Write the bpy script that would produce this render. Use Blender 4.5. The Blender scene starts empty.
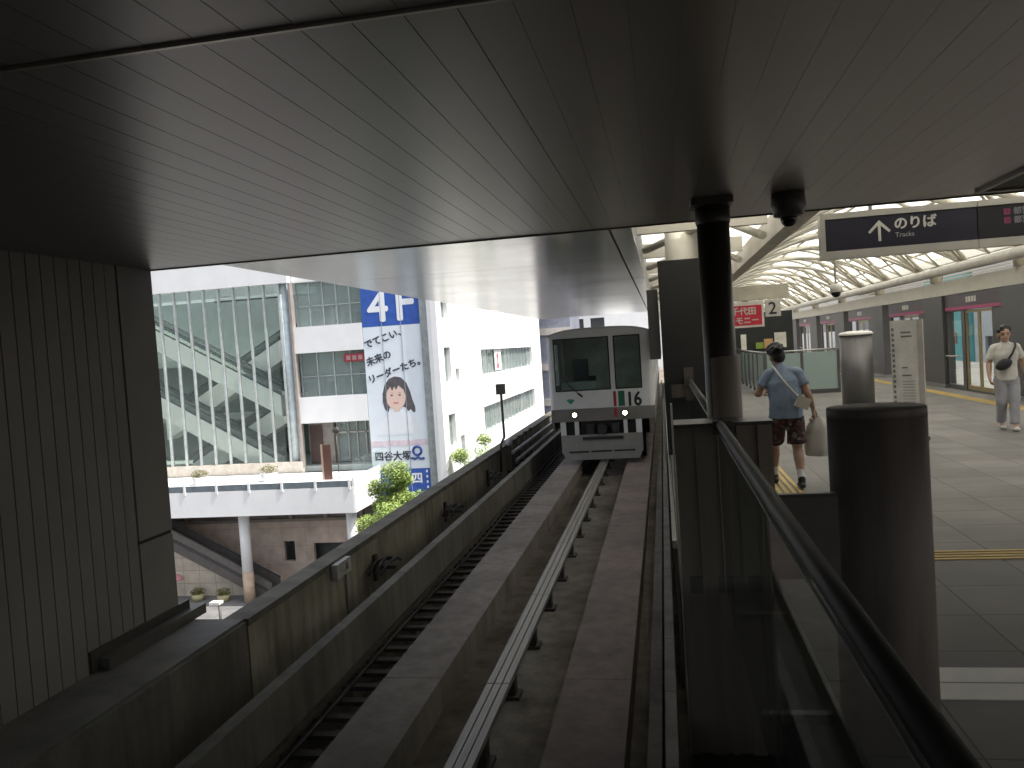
import bpy, bmesh, math, random
from mathutils import Vector, Matrix, noise
R = math.radians
random.seed(7)
S = bpy.context.scene
COL = S.collection

# ------------------------------------------------------------------ camera, world, sun, exposure
cd = bpy.data.cameras.new("camera"); cam = bpy.data.objects.new("camera", cd); COL.objects.link(cam)
cd.sensor_fit = 'HORIZONTAL'; cd.sensor_width = 36.0; cd.lens = 36.0*828/1024
cd.clip_start = 0.05; cd.clip_end = 3000
def _basis():
    f = 828.0
    v = Vector(((662-512)/f, (384-340)/f, 1)).normalized()
    h = Vector((1, .066, 0)).normalized()
    up = v.cross(h) if v.cross(h).y > 0 else h.cross(v)
    up.normalize(); x = up.cross(v)
    if x.x < 0: x = -x
    r = Matrix((x, v, up))                      # world = r @ (x right, y up, z forward)
    return Matrix((r.col[0], r.col[1], -r.col[2])).transposed()
cam.matrix_world = Matrix.Translation((0, 0, 1.8)) @ _basis().to_4x4()
S.camera = cam

SUN_EL, SUN_AZ = 60.0, 97.0                    # azimuth of the sun clockwise from +Y
w = bpy.data.worlds.new("World"); S.world = w; w.use_nodes = True
nt = w.node_tree; bg = nt.nodes["Background"]
sky = nt.nodes.new("ShaderNodeTexSky"); sky.sky_type = 'NISHITA'; sky.sun_disc = False
sky.sun_elevation = R(SUN_EL); sky.sun_rotation = R(SUN_AZ)
sky.dust_density = 4.0; sky.air_density = 1.0; sky.ozone_density = 0.6
hz = nt.nodes.new("ShaderNodeHueSaturation"); hz.inputs["Saturation"].default_value = .42      # hazy, whitish summer sky
nt.links.new(sky.outputs[0], hz.inputs["Color"]); nt.links.new(hz.outputs[0], bg.inputs[0]); bg.inputs[1].default_value = 0.15
sd = bpy.data.lights.new("sun", 'SUN'); sd.energy = 3.6; sd.angle = R(0.6); sd.color = (1, .95, .88)
sun = bpy.data.objects.new("sun", sd); COL.objects.link(sun)
sv = Vector((math.sin(R(SUN_AZ))*math.cos(R(SUN_EL)), math.cos(R(SUN_AZ))*math.cos(R(SUN_EL)), math.sin(R(SUN_EL))))
sun.rotation_euler = sv.to_track_quat('Z', 'Y').to_euler()
S.view_settings.view_transform = 'Standard'; S.view_settings.look = 'None'
S.view_settings.gamma = 1; S.view_settings.exposure = 1.0
S.render.engine = 'CYCLES'
S.cycles.use_denoising = True
S.cycles.max_bounces = 10; S.cycles.diffuse_bounces = 6; S.cycles.transparent_max_bounces = 16
S.cycles.caustics_reflective = False; S.cycles.caustics_refractive = False
S.cycles.sample_clamp_indirect = 6

# ------------------------------------------------------------------ materials
MATS = {}
def mat(name, col, rough=.6, metal=0.0, var=.12, scale=3.0, bump=0.0, bscale=40.0, dirt=None, stretch=(1, 1, 1), spec=.5):
    if name in MATS: return MATS[name]
    m = bpy.data.materials.new(name); m.use_nodes = True; n = m.node_tree.nodes; l = m.node_tree.links
    b = n["Principled BSDF"]; b.inputs["Roughness"].default_value = rough; b.inputs["Metallic"].default_value = metal
    b.inputs["Specular IOR Level"].default_value = spec
    tc = n.new("ShaderNodeTexCoord"); mp = n.new("ShaderNodeMapping"); mp.inputs["Scale"].default_value = stretch
    l.new(tc.outputs["Object"], mp.inputs[0])
    nz = n.new("ShaderNodeTexNoise"); nz.inputs["Scale"].default_value = scale; nz.inputs["Detail"].default_value = 6
    nz.inputs["Roughness"].default_value = .65
    l.new(mp.outputs[0], nz.inputs["Vector"])
    mx = n.new("ShaderNodeMix"); mx.data_type = 'RGBA'
    c = Vector(col)
    d = Vector(dirt) if dirt else c*(1-2*var)
    mx.inputs[6].default_value = (*d, 1); mx.inputs[7].default_value = (*(c*(1+var*.6)), 1)
    rp = n.new("ShaderNodeMapRange"); rp.inputs[1].default_value = .3; rp.inputs[2].default_value = .62
    l.new(nz.outputs["Fac"], rp.inputs[0]); l.new(rp.outputs[0], mx.inputs[0]); l.new(mx.outputs[2], b.inputs["Base Color"])
    rr = n.new("ShaderNodeMapRange"); rr.inputs[3].default_value = max(.02, rough-.08); rr.inputs[4].default_value = min(1, rough+.08)
    l.new(nz.outputs["Fac"], rr.inputs[0]); l.new(rr.outputs[0], b.inputs["Roughness"])
    if bump:
        bz = n.new("ShaderNodeTexNoise"); bz.inputs["Scale"].default_value = bscale; bz.inputs["Detail"].default_value = 4
        l.new(tc.outputs["Object"], bz.inputs["Vector"])
        bp = n.new("ShaderNodeBump"); bp.inputs["Strength"].default_value = bump; bp.inputs["Distance"].default_value = .02
        l.new(bz.outputs["Fac"], bp.inputs["Height"]); l.new(bp.outputs[0], b.inputs["Normal"])
    MATS[name] = m; return m
def emis(name, col, st):
    m = bpy.data.materials.new(name); m.use_nodes = True; n = m.node_tree.nodes; b = n["Principled BSDF"]
    b.inputs["Base Color"].default_value = (*col, 1); b.inputs["Emission Color"].default_value = (*col, 1)
    b.inputs["Emission Strength"].default_value = st; MATS[name] = m; return m
def glass(name, tint, ior=1.45, rough=.02, body=None, bodyfac=0.0):
    m = bpy.data.materials.new(name); m.use_nodes = True; n = m.node_tree.nodes; l = m.node_tree.links
    n.remove(n["Principled BSDF"]); out = n["Material Output"]
    tr = n.new("ShaderNodeBsdfTransparent"); tr.inputs[0].default_value = (*tint, 1)
    gl = n.new("ShaderNodeBsdfGlossy"); gl.inputs["Roughness"].default_value = rough
    fr = n.new("ShaderNodeFresnel"); fr.inputs[0].default_value = ior
    geo = n.new("ShaderNodeNewGeometry"); iv = n.new("ShaderNodeMath"); iv.operation = 'SUBTRACT'; iv.inputs[0].default_value = 1
    l.new(geo.outputs["Backfacing"], iv.inputs[1]); ml = n.new("ShaderNodeMath"); ml.operation = 'MULTIPLY'   # a pane reflects once, at the face that is entered
    l.new(fr.outputs[0], ml.inputs[0]); l.new(iv.outputs[0], ml.inputs[1])
    mx = n.new("ShaderNodeMixShader"); l.new(ml.outputs[0], mx.inputs[0]); l.new(gl.outputs[0], mx.inputs[2])
    if body:
        df = n.new("ShaderNodeBsdfDiffuse"); df.inputs[0].default_value = (*body, 1)
        m2 = n.new("ShaderNodeMixShader"); m2.inputs[0].default_value = bodyfac
        l.new(tr.outputs[0], m2.inputs[1]); l.new(df.outputs[0], m2.inputs[2]); l.new(m2.outputs[0], mx.inputs[1])
    else: l.new(tr.outputs[0], mx.inputs[1])
    l.new(mx.outputs[0], out.inputs[0]); MATS[name] = m; return m
def tiles(name, c1, c2, grout, w, h, rough=.45, gap=.006, offset=0.0, rot=0.0, plane='XY', spec=.5):
    m = bpy.data.materials.new(name); m.use_nodes = True; n = m.node_tree.nodes; l = m.node_tree.links
    b = n["Principled BSDF"]; tc = n.new("ShaderNodeTexCoord"); mp = n.new("ShaderNodeMapping")
    if plane == 'XZ': mp.inputs["Rotation"].default_value = (R(-90), 0, 0)
    if plane == 'YZ': mp.inputs["Rotation"].default_value = (R(-90), 0, R(-90))
    l.new(tc.outputs["Object"], mp.inputs[0])
    br = n.new("ShaderNodeTexBrick"); br.offset = offset; br.inputs["Scale"].default_value = 1
    br.inputs["Color1"].default_value = (*c1, 1); br.inputs["Color2"].default_value = (*c2, 1); br.inputs["Mortar"].default_value = (*grout, 1)
    br.inputs["Brick Width"].default_value = w; br.inputs["Row Height"].default_value = h; br.inputs["Mortar Size"].default_value = gap
    br.inputs["Mortar Smooth"].default_value = .2
    l.new(mp.outputs[0], br.inputs["Vector"])
    nz = n.new("ShaderNodeTexNoise"); nz.inputs["Scale"].default_value = 1.3; nz.inputs["Detail"].default_value = 7
    l.new(tc.outputs["Object"], nz.inputs["Vector"])
    mr = n.new("ShaderNodeMapRange"); mr.inputs[1].default_value = .3; mr.inputs[2].default_value = .7; mr.inputs[3].default_value = .72; mr.inputs[4].default_value = 1.12
    l.new(nz.outputs["Fac"], mr.inputs[0])
    mu = n.new("ShaderNodeMix"); mu.data_type = 'RGBA'; mu.blend_type = 'MULTIPLY'; mu.inputs[0].default_value = 1
    l.new(br.outputs["Color"], mu.inputs[6]); l.new(mr.outputs[0], mu.inputs[7]); l.new(mu.outputs[2], b.inputs["Base Color"])
    b.inputs["Specular IOR Level"].default_value = spec
    r2 = n.new("ShaderNodeMapRange"); r2.inputs[3].default_value = rough-.08; r2.inputs[4].default_value = rough+.12
    l.new(nz.outputs["Fac"], r2.inputs[0]); l.new(r2.outputs[0], b.inputs["Roughness"])
    bp = n.new("ShaderNodeBump"); bp.inputs["Strength"].default_value = .25; bp.inputs["Distance"].default_value = .004; bp.invert = True
    l.new(br.outputs["Fac"], bp.inputs["Height"]); l.new(bp.outputs[0], b.inputs["Normal"])
    MATS[name] = m; return m
def streaked(name, col, dirt, rough=.85, bump=.5):
    """weathered concrete: vertical run-down stains and blotches"""
    m = bpy.data.materials.new(name); m.use_nodes = True; n = m.node_tree.nodes; l = m.node_tree.links
    b = n["Principled BSDF"]; b.inputs["Roughness"].default_value = rough; b.inputs["Specular IOR Level"].default_value = .3
    tc = n.new("ShaderNodeTexCoord"); mp = n.new("ShaderNodeMapping"); mp.inputs["Scale"].default_value = (3.2, 3.2, .35)
    l.new(tc.outputs["Object"], mp.inputs[0])
    a = n.new("ShaderNodeTexNoise"); a.inputs["Scale"].default_value = 1.6; a.inputs["Detail"].default_value = 8; a.inputs["Roughness"].default_value = .7
    l.new(mp.outputs[0], a.inputs["Vector"])
    c = n.new("ShaderNodeTexNoise"); c.inputs["Scale"].default_value = 1.1; c.inputs["Detail"].default_value = 8
    l.new(tc.outputs["Object"], c.inputs["Vector"])
    mul = n.new("ShaderNodeMath"); mul.operation = 'MULTIPLY'; l.new(a.outputs["Fac"], mul.inputs[0]); l.new(c.outputs["Fac"], mul.inputs[1])
    rp = n.new("ShaderNodeMapRange"); rp.inputs[1].default_value = .14; rp.inputs[2].default_value = .36
    l.new(mul.outputs[0], rp.inputs[0])
    mx = n.new("ShaderNodeMix"); mx.data_type = 'RGBA'; mx.inputs[6].default_value = (*dirt, 1); mx.inputs[7].default_value = (*col, 1)
    l.new(rp.outputs[0], mx.inputs[0]); l.new(mx.outputs[2], b.inputs["Base Color"])
    f = n.new("ShaderNodeTexNoise"); f.inputs["Scale"].default_value = 60; f.inputs["Detail"].default_value = 4
    l.new(tc.outputs["Object"], f.inputs["Vector"])
    bp = n.new("ShaderNodeBump"); bp.inputs["Strength"].default_value = bump; bp.inputs["Distance"].default_value = .006
    l.new(f.outputs["Fac"], bp.inputs["Height"]); l.new(bp.outputs[0], b.inputs["Normal"])
    MATS[name] = m; return m

ALU = mat("ceiling_aluminium", (.272, .252, .240), .34, .5, .05, .6, stretch=(1, .25, 1))
SOFFIT = mat("soffit_aluminium", (.37, .36, .34), .20, .8, .05, .5)
GROOVE = mat("groove_dark", (.03, .03, .03), .8)
CGROOVE = mat("ceiling_groove", (.19, .176, .168), .6)
PANEL = mat("panel_steel", (.26, .238, .222), .5, .1, .06, 1.2)
DARKMETAL = mat("dark_bronze_metal", (.075, .069, .06), .45, .3, .1, 2)
BOXMET = mat("box_metal", (.31, .262, .225), .6, 0, .12, 1.2, stretch=(6, 6, .3))
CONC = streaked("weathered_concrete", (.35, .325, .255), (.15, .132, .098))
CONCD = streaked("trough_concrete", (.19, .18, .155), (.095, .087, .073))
PAD = streaked("running_pad_concrete", (.27, .236, .21), (.155, .134, .118), bump=.45)
BED = streaked("guideway_bed_concrete", (.24, .215, .18), (.105, .09, .075))
GUIDE = mat("guide_steel", (.38, .36, .33), .45, .5, .12, 3, stretch=(8, .4, 1))
RUST = mat("rusty_steel", (.085, .07, .058), .75, .2, .25, 6)
BLACK = mat("black_rubber", (.012, .012, .012), .6)
WHITE = mat("white_wall_paint", (.80, .80, .80), .65, 0, .03, .8)
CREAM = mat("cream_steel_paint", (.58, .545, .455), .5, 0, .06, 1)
FLOORT = tiles("platform_tiles", (.175, .165, .15), (.222, .209, .19), (.09, .083, .073), .6, .6, .62, spec=.22)
STONE = tiles("stone_cladding", (.55, .49, .39), (.59, .52, .42), (.36, .31, .25), 1.0, .75, .6, .02, plane='XZ')
STONE2 = tiles("rose_stone_cladding", (.56, .45, .38), (.60, .48, .41), (.40, .32, .27), 1.5, 1.1, .6, .012, plane='XZ')
YELLOW = mat("tactile_yellow", (.55, .37, .09), .6, 0, .12, 4)
PALE = mat("pale_marking", (.82, .79, .72), .6, 0, .05, 3)
GL_RAIL = glass("railing_glass", (.80, .86, .83), 1.5, .03, (.14, .17, .155), .12)  # diffuse body colour stands in for the greenish sheen on the panes
GL_MALL = glass("facade_glass", (.92, .955, .94), 1.45, .02, (.52, .58, .56), .05)
GL_WIN = glass("window_glass", (.72, .80, .78), 1.45, .02, (.50, .58, .56), .30)
GL_CLEAR = glass("clear_glass", (.9, .93, .92), 1.45, .02)
GL_TRAIN = glass("windscreen_glass", (.80, .84, .82), 1.5, .02)
DARKWIN = mat("dark_interior", (.06, .062, .06), .6)
LED = emis("headlamp_light", (1, .93, .60), 16)

# ------------------------------------------------------------------ mesh helpers
def wloc(p):
    v = Vector((0, 0, 0))
    while p is not None: v += p.location; p = p.parent
    return v
class MB:
    def __init__(s): s.bm = bmesh.new()
    def box(s, x0, x1, y0, y1, z0, z1, m=None):
        vs = [s.bm.verts.new(Vector(p) if m is None else m @ Vector(p)) for p in
              ((x0, y0, z0), (x1, y0, z0), (x1, y1, z0), (x0, y1, z0), (x0, y0, z1), (x1, y0, z1), (x1, y1, z1), (x0, y1, z1))]
        for f in ((0, 3, 2, 1), (4, 5, 6, 7), (0, 1, 5, 4), (1, 2, 6, 5), (2, 3, 7, 6), (3, 0, 4, 7)):
            s.bm.faces.new([vs[i] for i in f])
        return s
    def prism(s, poly, axis, a, b, m=None):
        """poly: 2-D points; axis 'X': poly=(y,z); 'Y': poly=(x,z); 'Z': poly=(x,y)"""
        def P(p, t):
            v = Vector((t, p[0], p[1])) if axis == 'X' else Vector((p[0], t, p[1])) if axis == 'Y' else Vector((p[0], p[1], t))
            return v if m is None else m @ v
        A = [s.bm.verts.new(P(p, a)) for p in poly]; B = [s.bm.verts.new(P(p, b)) for p in poly]
        s.bm.faces.new(A); s.bm.faces.new(B[::-1]); k = len(poly)
        for i in range(k): s.bm.faces.new((A[i], B[i], B[(i+1) % k], A[(i+1) % k]))
        return s
    def tube(s, pts, r, n=12, cap=True, r1=None):
        pts = [Vector(p) for p in pts]; rings = []; prev = None
        for i, p in enumerate(pts):
            d = (pts[min(i+1, len(pts)-1)]-pts[max(i-1, 0)]).normalized()
            if prev is None:
                u = d.orthogonal().normalized()
            else:
                u = (prev-d*prev.dot(d)).normalized()
            prev = u; v = d.cross(u)
            rad = r if r1 is None else r+(r1-r)*i/max(1, len(pts)-1)
            rings.append([s.bm.verts.new(p+rad*(math.cos(2*math.pi*k/n)*u+math.sin(2*math.pi*k/n)*v)) for k in range(n)])
        for a, b in zip(rings, rings[1:]):
            for k in range(n):
                f = s.bm.faces.new((a[k], a[(k+1) % n], b[(k+1) % n], b[k])); f.smooth = True
        if cap: s.bm.faces.new(rings[0][::-1]); s.bm.faces.new(rings[-1])
        return s
    def lathe(s, prof, cx, cy, n=40):
        rings = [[s.bm.verts.new((cx+r*math.cos(2*math.pi*k/n), cy+r*math.sin(2*math.pi*k/n), z)) for k in range(n)] for r, z in prof]
        for a, b in zip(rings, rings[1:]):
            for k in range(n):
                f = s.bm.faces.new((a[k], a[(k+1) % n], b[(k+1) % n], b[k])); f.smooth = True
        s.bm.faces.new(rings[0][::-1]); s.bm.faces.new(rings[-1]); return s
    def ball(s, c, rx, ry, rz, n=2):
        g = bmesh.ops.create_icosphere(s.bm, subdivisions=n, radius=1)
        for v in g['verts']: v.co = Vector((c[0]+v.co.x*rx, c[1]+v.co.y*ry, c[2]+v.co.z*rz))
        for v in g['verts']:
            for f in v.link_faces: f.smooth = True
        return s
    def disc(s, c, rx, rz, y0, y1, n=24):
        return s.prism([(c[0]+rx*math.cos(2*math.pi*k/n), c[1]+rz*math.sin(2*math.pi*k/n)) for k in range(n)], 'Y', y0, y1)
    def build(s, name, m, parent=None, bevel=0.0, smooth=False):
        if bevel:
            es = [e for e in s.bm.edges if e.is_manifold and len(e.link_faces) == 2 and e.calc_face_angle(0) > R(40)]
            bmesh.ops.bevel(s.bm, geom=es, offset=bevel, segments=2, profile=.6, affect='EDGES', clamp_overlap=True)
        bmesh.ops.recalc_face_normals(s.bm, faces=s.bm.faces[:])
        me = bpy.data.meshes.new(name)
        off = wloc(parent)
        for v in s.bm.verts: v.co -= off
        s.bm.to_mesh(me); s.bm.free()
        if smooth:
            for p in me.polygons: p.use_smooth = True
        me.materials.append(m if not isinstance(m, str) else MATS[m])
        o = bpy.data.objects.new(name, me); COL.objects.link(o)
        if parent: o.parent = parent
        return o
def tag(o, label=None, cat=None, group=None, kind=None):
    if label: o["label"] = label
    if cat: o["category"] = cat
    if group: o["group"] = group
    if kind: o["kind"] = kind
    return o
def root(name, loc, label, cat, group=None):
    o = bpy.data.objects.new(name, None); COL.objects.link(o); o.location = loc; o.empty_display_size = .1
    return tag(o, label, cat, group)
def struct(o): o["kind"] = "structure"; return o
def thing1(mb, name, m, loc, label, cat, group=None, bevel=0.0):
    """one-mesh thing with its origin at loc"""
    for v in mb.bm.verts: v.co -= Vector(loc)
    o = mb.build(name, m, None, bevel); o.location = loc
    return tag(o, label, cat, group)
def copy_tree(o, parent=None):
    c = o.copy(); COL.objects.link(c)
    if parent: c.parent = parent
    for ch in list(o.children): copy_tree(ch, c)
    return c
def grid_wall(mb, axis, c0, c1, u0, u1, z0, z1, holes):
    us = sorted({u0, u1, *[h[0] for h in holes], *[h[1] for h in holes]}); zs = sorted({z0, z1, *[h[2] for h in holes], *[h[3] for h in holes]})
    us = [u for u in us if u0 <= u <= u1]; zs = [z for z in zs if z0 <= z <= z1]
    for za, zb in zip(zs, zs[1:]):
        run = None
        for ua, ub in list(zip(us, us[1:]))+[(None, None)]:
            solid = ua is not None and not any(h[0] <= (ua+ub)/2 <= h[1] and h[2] <= (za+zb)/2 <= h[3] for h in holes)
            if solid: run = (run[0], ub) if run else (ua, ub)
            elif run:
                if axis == 'X': mb.box(c0, c1, run[0], run[1], za, zb)
                else: mb.box(run[0], run[1], c0, c1, za, zb)
                run = None
    return mb
def text(body, name, m, parent, size, M, ext=.002, bold=0.0, align='LEFT', sx=1.0, shear=0.0):
    """lettering as a real mesh; M maps text space (x right, y up, z out) into the world; bold overprints with a small shift"""
    c = bpy.data.curves.new("lettering", 'FONT'); c.body = body; c.size = size; c.extrude = ext; c.align_x = align; c.shear = shear
    c.resolution_u = 3
    t = bpy.data.objects.new("lettering", c); COL.objects.link(t)
    bpy.context.view_layer.update()
    src = bpy.data.meshes.new_from_object(t.evaluated_get(bpy.context.evaluated_depsgraph_get()))
    bpy.data.objects.remove(t); bpy.data.curves.remove(c)
    off = wloc(parent); bm = bmesh.new()
    for i, (dx, dy) in enumerate(((0, 0), (bold, 0), (0, bold), (-bold, 0), (0, -bold)) if bold else ((0, 0),)):
        k0 = len(bm.verts); bm.from_mesh(src); bm.verts.ensure_lookup_table()
        for v in bm.verts[k0:]: v.co = (M @ Vector((v.co.x*sx+dx, v.co.y+dy, v.co.z+i*.0007)))-off
    me = bpy.data.meshes.new(name); bm.to_mesh(me); bm.free()
    me.materials.clear(); me.materials.append(m)
    o = bpy.data.objects.new(name, me); COL.objects.link(o); o.parent = parent
    return o
def facing(x, y, z, rot=0.0):
    """text plane facing -Y (towards the camera) at x,y,z, turned by rot in its plane"""
    return Matrix.Translation((x, y, z)) @ Matrix(((1, 0, 0), (0, 0, -1), (0, 1, 0))).to_4x4() @ Matrix.Rotation(rot, 4, 'Z')

# ================================================================== SETTING
CZ = 2.9                                        # ceiling height
CE = 8.03                                       # front edge of the ceiling
struct(MB().box(-160, 160, -40, 320, -11.5, -11.2).build("street", tiles("street_paving", (.165, .165, .168), (.185, .183, .18), (.12, .118, .115), 1.2, 1.2, .7, .02)))
# platform deck
b = MB(); b.box(.74, 13, -8, 6.3, -.12, 0); b.box(0.03, 13, 6.3, 62, -.12, 0); struct(b.build("platform_floor", FLOORT))
mk = MB(); mk.box(.9, 7.4, 4.17, 4.36, .0005, .004); mk.box(.9, 7.4, 4.375, 4.56, .0005, .004); struct(mk.build("platform_line", PALE))
tk = MB()
for k in range(4): tk.box(.9, 7.4, 6.66+k*.075, 6.66+k*.075+.042, .0005, .007)
for k in range(4): tk.box(1.18+k*.075, 1.18+k*.075+.045, 9.0, 12.6, .0005, .007)
struct(tk.build("tactile_strip", YELLOW))
tk = MB()
for k in range(4): tk.box(6.72+k*.075, 6.72+k*.075+.045, 9, 60, .0005, .007)
struct(tk.build("tactile_strip", YELLOW))
# guideway
b = MB(); b.box(-2.66, .72, -6, 120, -2.0, -1.36); b.box(-4.56, -3.33, -6, 120, -2.6, -2.3); b.box(-3.33, -2.66, -6, 120, -2.6, -1.75); struct(b.build("guideway_floor", BED))
# concourse ceiling over the camera: long metal strips with dark joints, one cross joint
cb = MB(); x = -5.55
while x < 13:
    pw_ = .1775
    g_ = .0035 if x < -.75 else .0015
    cb.box(x, x+pw_-g_, -8, 2.575, CZ, CZ+.006); cb.box(x, x+pw_-g_, 2.625, CE, CZ, CZ+.006); x += pw_
ceil = struct(cb.build("ceiling", ALU))
struct(MB().box(-5.55, 13, -8, CE-.01, CZ+.0075, 5.2).build("ceiling_slab", CGROOVE))
struct(MB().box(-5.55, 13, 2.585, 2.60, CZ-.012, CZ+.006).build("ceiling_joint_strip", mat("joint_metal", (.45, .42, .36), .3, .8)))
struct(MB().box(-5.55, 13, CE+.002, CE+.02, CZ-.012, CZ+.12).build("ceiling_edge_trim", DARKMETAL))
struct(MB().box(-6, 14, -8.3, -8.02, -2.5, .75).build("unseen_back_wall", PANEL))  # unseen wall behind the camera, top height set to limit light from behind


# left slatted panel wall
pw = root("panel_wall", (-5.3, 5, -.9), "dark grey metal panel wall with vertical joints left of the tracks", "wall")
b = MB(); y = 7.44
while y > -6:
    b.box(-5.42, -5.3, y-.158, y, -.9, CZ); y -= .17
b.build("wall_panel", PANEL, pw)
MB().box(-5.46, -5.335, -6, 7.46, -.9, CZ-.002).build("backing", GROOVE, pw)
b = MB(); b.box(-5.45, -5.29, 7.455, 8.02, .12, CZ-.003); b.box(-5.45, -5.29, 7.455, 8.02, -.9, .085); b.build("corner_panel", PANEL, pw, .006)
MB().box(-5.44, -5.30, 7.455, 8.01, .085, .12).build("panel_joint", GROOVE, pw)
b = MB(); b.box(-5.27, -5.17, 6.7, 8.35, -.897, -.79); b.build("sill", mat("sill_metal", (.12, .115, .105), .45, .4), pw, .01)
MB().box(-5.3, -5.272, 6.6, 8.2, -.897, -.70).build("flashing", DARKMETAL, pw)
# concrete ledge and barrier wall
lg = root("concrete_ledge", (-4.9, 4, -2), "wide flat concrete ledge below the dark panel wall", "ledge")
b = MB(); grid_wall(b, 'X', -4.9, -4.56, -6, 8.1, -1.9, -.93, [(4.8, 5.55, -1.9, -1.25)]); b.box(-5.45, -4.9, -6, 8.1, -1.9, -.93)
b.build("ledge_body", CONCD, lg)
MB().box(-5.3, -4.60, -6, 8.12, -.928, -.90).build("ledge_top", mat("ledge_slab", (.17, .158, .135), .7, 0, .2, 2.2, bump=.3), lg, .006)
MB().box(-4.595, -4.535, -6, 6.6, -.985, -.918).build("ledge_edging", CONCD, lg, .008)
bw = root("barrier_wall", (-4.7, 60, -2), "stained concrete parapet wall running along the left of the guideway", "wall")
b = MB()
yy = 8.13
while yy < 110: b.box(-4.80, -4.56, yy, yy+4.985, -2.4, -.98); yy += 5
b.build("wall_body", CONC, bw)
MB().box(-4.835, -4.545, 8.125, 112, -.978, -.9).build("coping", mat("coping_concrete", (.14, .127, .10), .85, 0, .25, 2.5, bump=.4), bw, .012)
jb = root("wall_junction_box", (-4.5, 10.6, -1.1), "small grey electrical box with conduit on the concrete parapet", "junction box")
b = MB(); grid_wall(b, 'X', -4.545, -4.46, 10.38, 10.88, -1.13, -.93, [(10.48, 10.78, -1.08, -.98)]); b.box(-4.545, -4.5, 10.48, 10.78, -1.08, -.98)
b.build("box", mat("box_grey", (.42, .41, .38), .5), jb, .008)
MB().tube([(-4.53, 10.84, -1.13), (-4.53, 10.84, -1.9)], .018).build("conduit", mat("conduit_grey", (.25, .24, .22), .5), jb)
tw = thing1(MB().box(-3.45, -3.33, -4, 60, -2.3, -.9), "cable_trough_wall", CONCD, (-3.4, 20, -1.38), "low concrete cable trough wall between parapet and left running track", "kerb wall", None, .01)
ct = root("cable_tray", (-3.0, 10, -1.36), "dark ladder cable tray in the ditch beside the left running track", "cable tray")
b = MB(); b.box(-3.32, -3.28, -3, 45, -1.44, -1.34); b.box(-2.72, -2.68, -3, 45, -1.44, -1.34); b.build("side_rail", RUST, ct)
b = MB(); y = -3
while y < 45: b.box(-3.28, -2.72, y, y+.10, -1.43, -1.39); y += .34
b.build("rung", RUST, ct)["kind"] = "stuff"
b = MB()
for k, (x, r) in enumerate(((-3.19, .022), (-2.84, .02))):
    b.tube([(x+.02*math.sin(i*1.3+k), -3+i*1.5, -1.37) for i in range(32)], r, 8)
b.build("cable", BLACK, ct)
def bracket(y, s, label):
    r = root("cable_hanger", (-4.5, y, -1.5), label, "cable hanger", "dark cable hangers along the parapet foot")
    b = MB(); b.box(-4.55, -4.2, y-.03, y+.03, -1.42, -1.37); b.box(-4.55, -4.5, y-.05, y+.05, -1.6, -1.2); b.build("arm", RUST, r)
    b = MB()
    for k in range(3):
        b.tube([(-4.45+.09*k, y-.5*s, -1.38), (-4.45+.09*k, y-.2*s, -1.26-.02*k), (-4.42+.08*k, y, -1.27+.03*math.sin(k*2)), (-4.45+.09*k, y+.25*s, -1.31), (-4.45+.09*k, y+.45*s, -1.4)], .02, 8)
    b.build("coiled_cable", BLACK, r)
for y, s, l in ((12.0, 1, "bundle of dark cables below the small box on the parapet"),
                (16.2, 1, "bundle of dark cables at the parapet foot, the middle one of three"), (20.4, .8, "bundle of dark cables at the parapet foot just before the pipes")):
    bracket(y, s, l)
def pad(x0, x1, label, pm=PAD):
    r = root("running_track", ((x0+x1)/2, 10, -1.36), label, "track", "concrete running tracks of the guideway")
    b = MB(); y = -5
    while y < 110: b.box(x0, x1, y, y+5.988, -1.36, -1.07); y += 6
    b.build("track_slab", pm, r, .012)
    return r
pad(-2.63, -2.10, "left concrete running track between the cable ditch and the slotted guide rail")
pr = pad(-.996, -.42, "right concrete running track on the platform side of the guide rail", streaked("reddish_pad_concrete", (.26, .212, .19), (.15, .122, .11), bump=.4))
gr = root("guide_rail", (-1.54, 10, -1.36), "raised slotted steel guide rail on posts between the running tracks", "guide rail")
y = -3.2; k = 0
while y < 62:
    b = MB()
    for x0, x1 in ((-1.640, -1.583), (-1.572, -1.513), (-1.502, -1.443)): b.box(x0, x1, y, y+2.485, -1.055, -1.03)
    b.box(-1.63, -1.453, y, y+2.485, -1.10, -1.056); b.build("beam_section", GUIDE, gr)
    if y < 40:
        for q in (.5, 1.75):
            b = MB(); b.box(-1.59, -1.49, y+q-.06, y+q+.06, -1.36, -1.10); b.box(-1.63, -1.45, y+q-.10, y+q+.10, -1.36, -1.33); b.build("post", RUST, gr)
    y += 2.5
# strip between right running track and platform
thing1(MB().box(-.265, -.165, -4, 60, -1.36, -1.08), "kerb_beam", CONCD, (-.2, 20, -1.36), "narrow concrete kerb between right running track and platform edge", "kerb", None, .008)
cdt = root("cable_duct", (-.08, 10, -1.3), "grey covered cable duct along the foot of the platform edge", "cable duct")
y = -3
while y < 40:
    MB().box(-.135, -.05, y, y+1.19, -1.36, -1.0).build("cover", mat("duct_grey", (.28, .26, .235), .6, .1, .2, 3), cdt); y += 1.2
b = MB(); b.box(-.155, -.045, 4.55, 4.95, -1.05, -.93); b.build("junction_box", mat("stained_yellow", (.36, .31, .17), .6, 0, .3, 14, dirt=(.12, .1, .06)), cdt, .008)
pf = root("platform_wall", (0.02, 20, -1.3), "dark platform edge wall beside the guideway", "platform edge")
b = MB(); b.box(.71, .738, -5, 6.29, -1.36, -.002); b.box(0.0, 0.028, 7.5, 62, -1.36, -.08); b.build("fascia", DARKMETAL, pf)
MB().box(-.012, 0.026, 7.5, 62, -.075, -.005).build("edge_trim", mat("edge_steel", (.55, .54, .5), .3, .9), pf)
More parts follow.
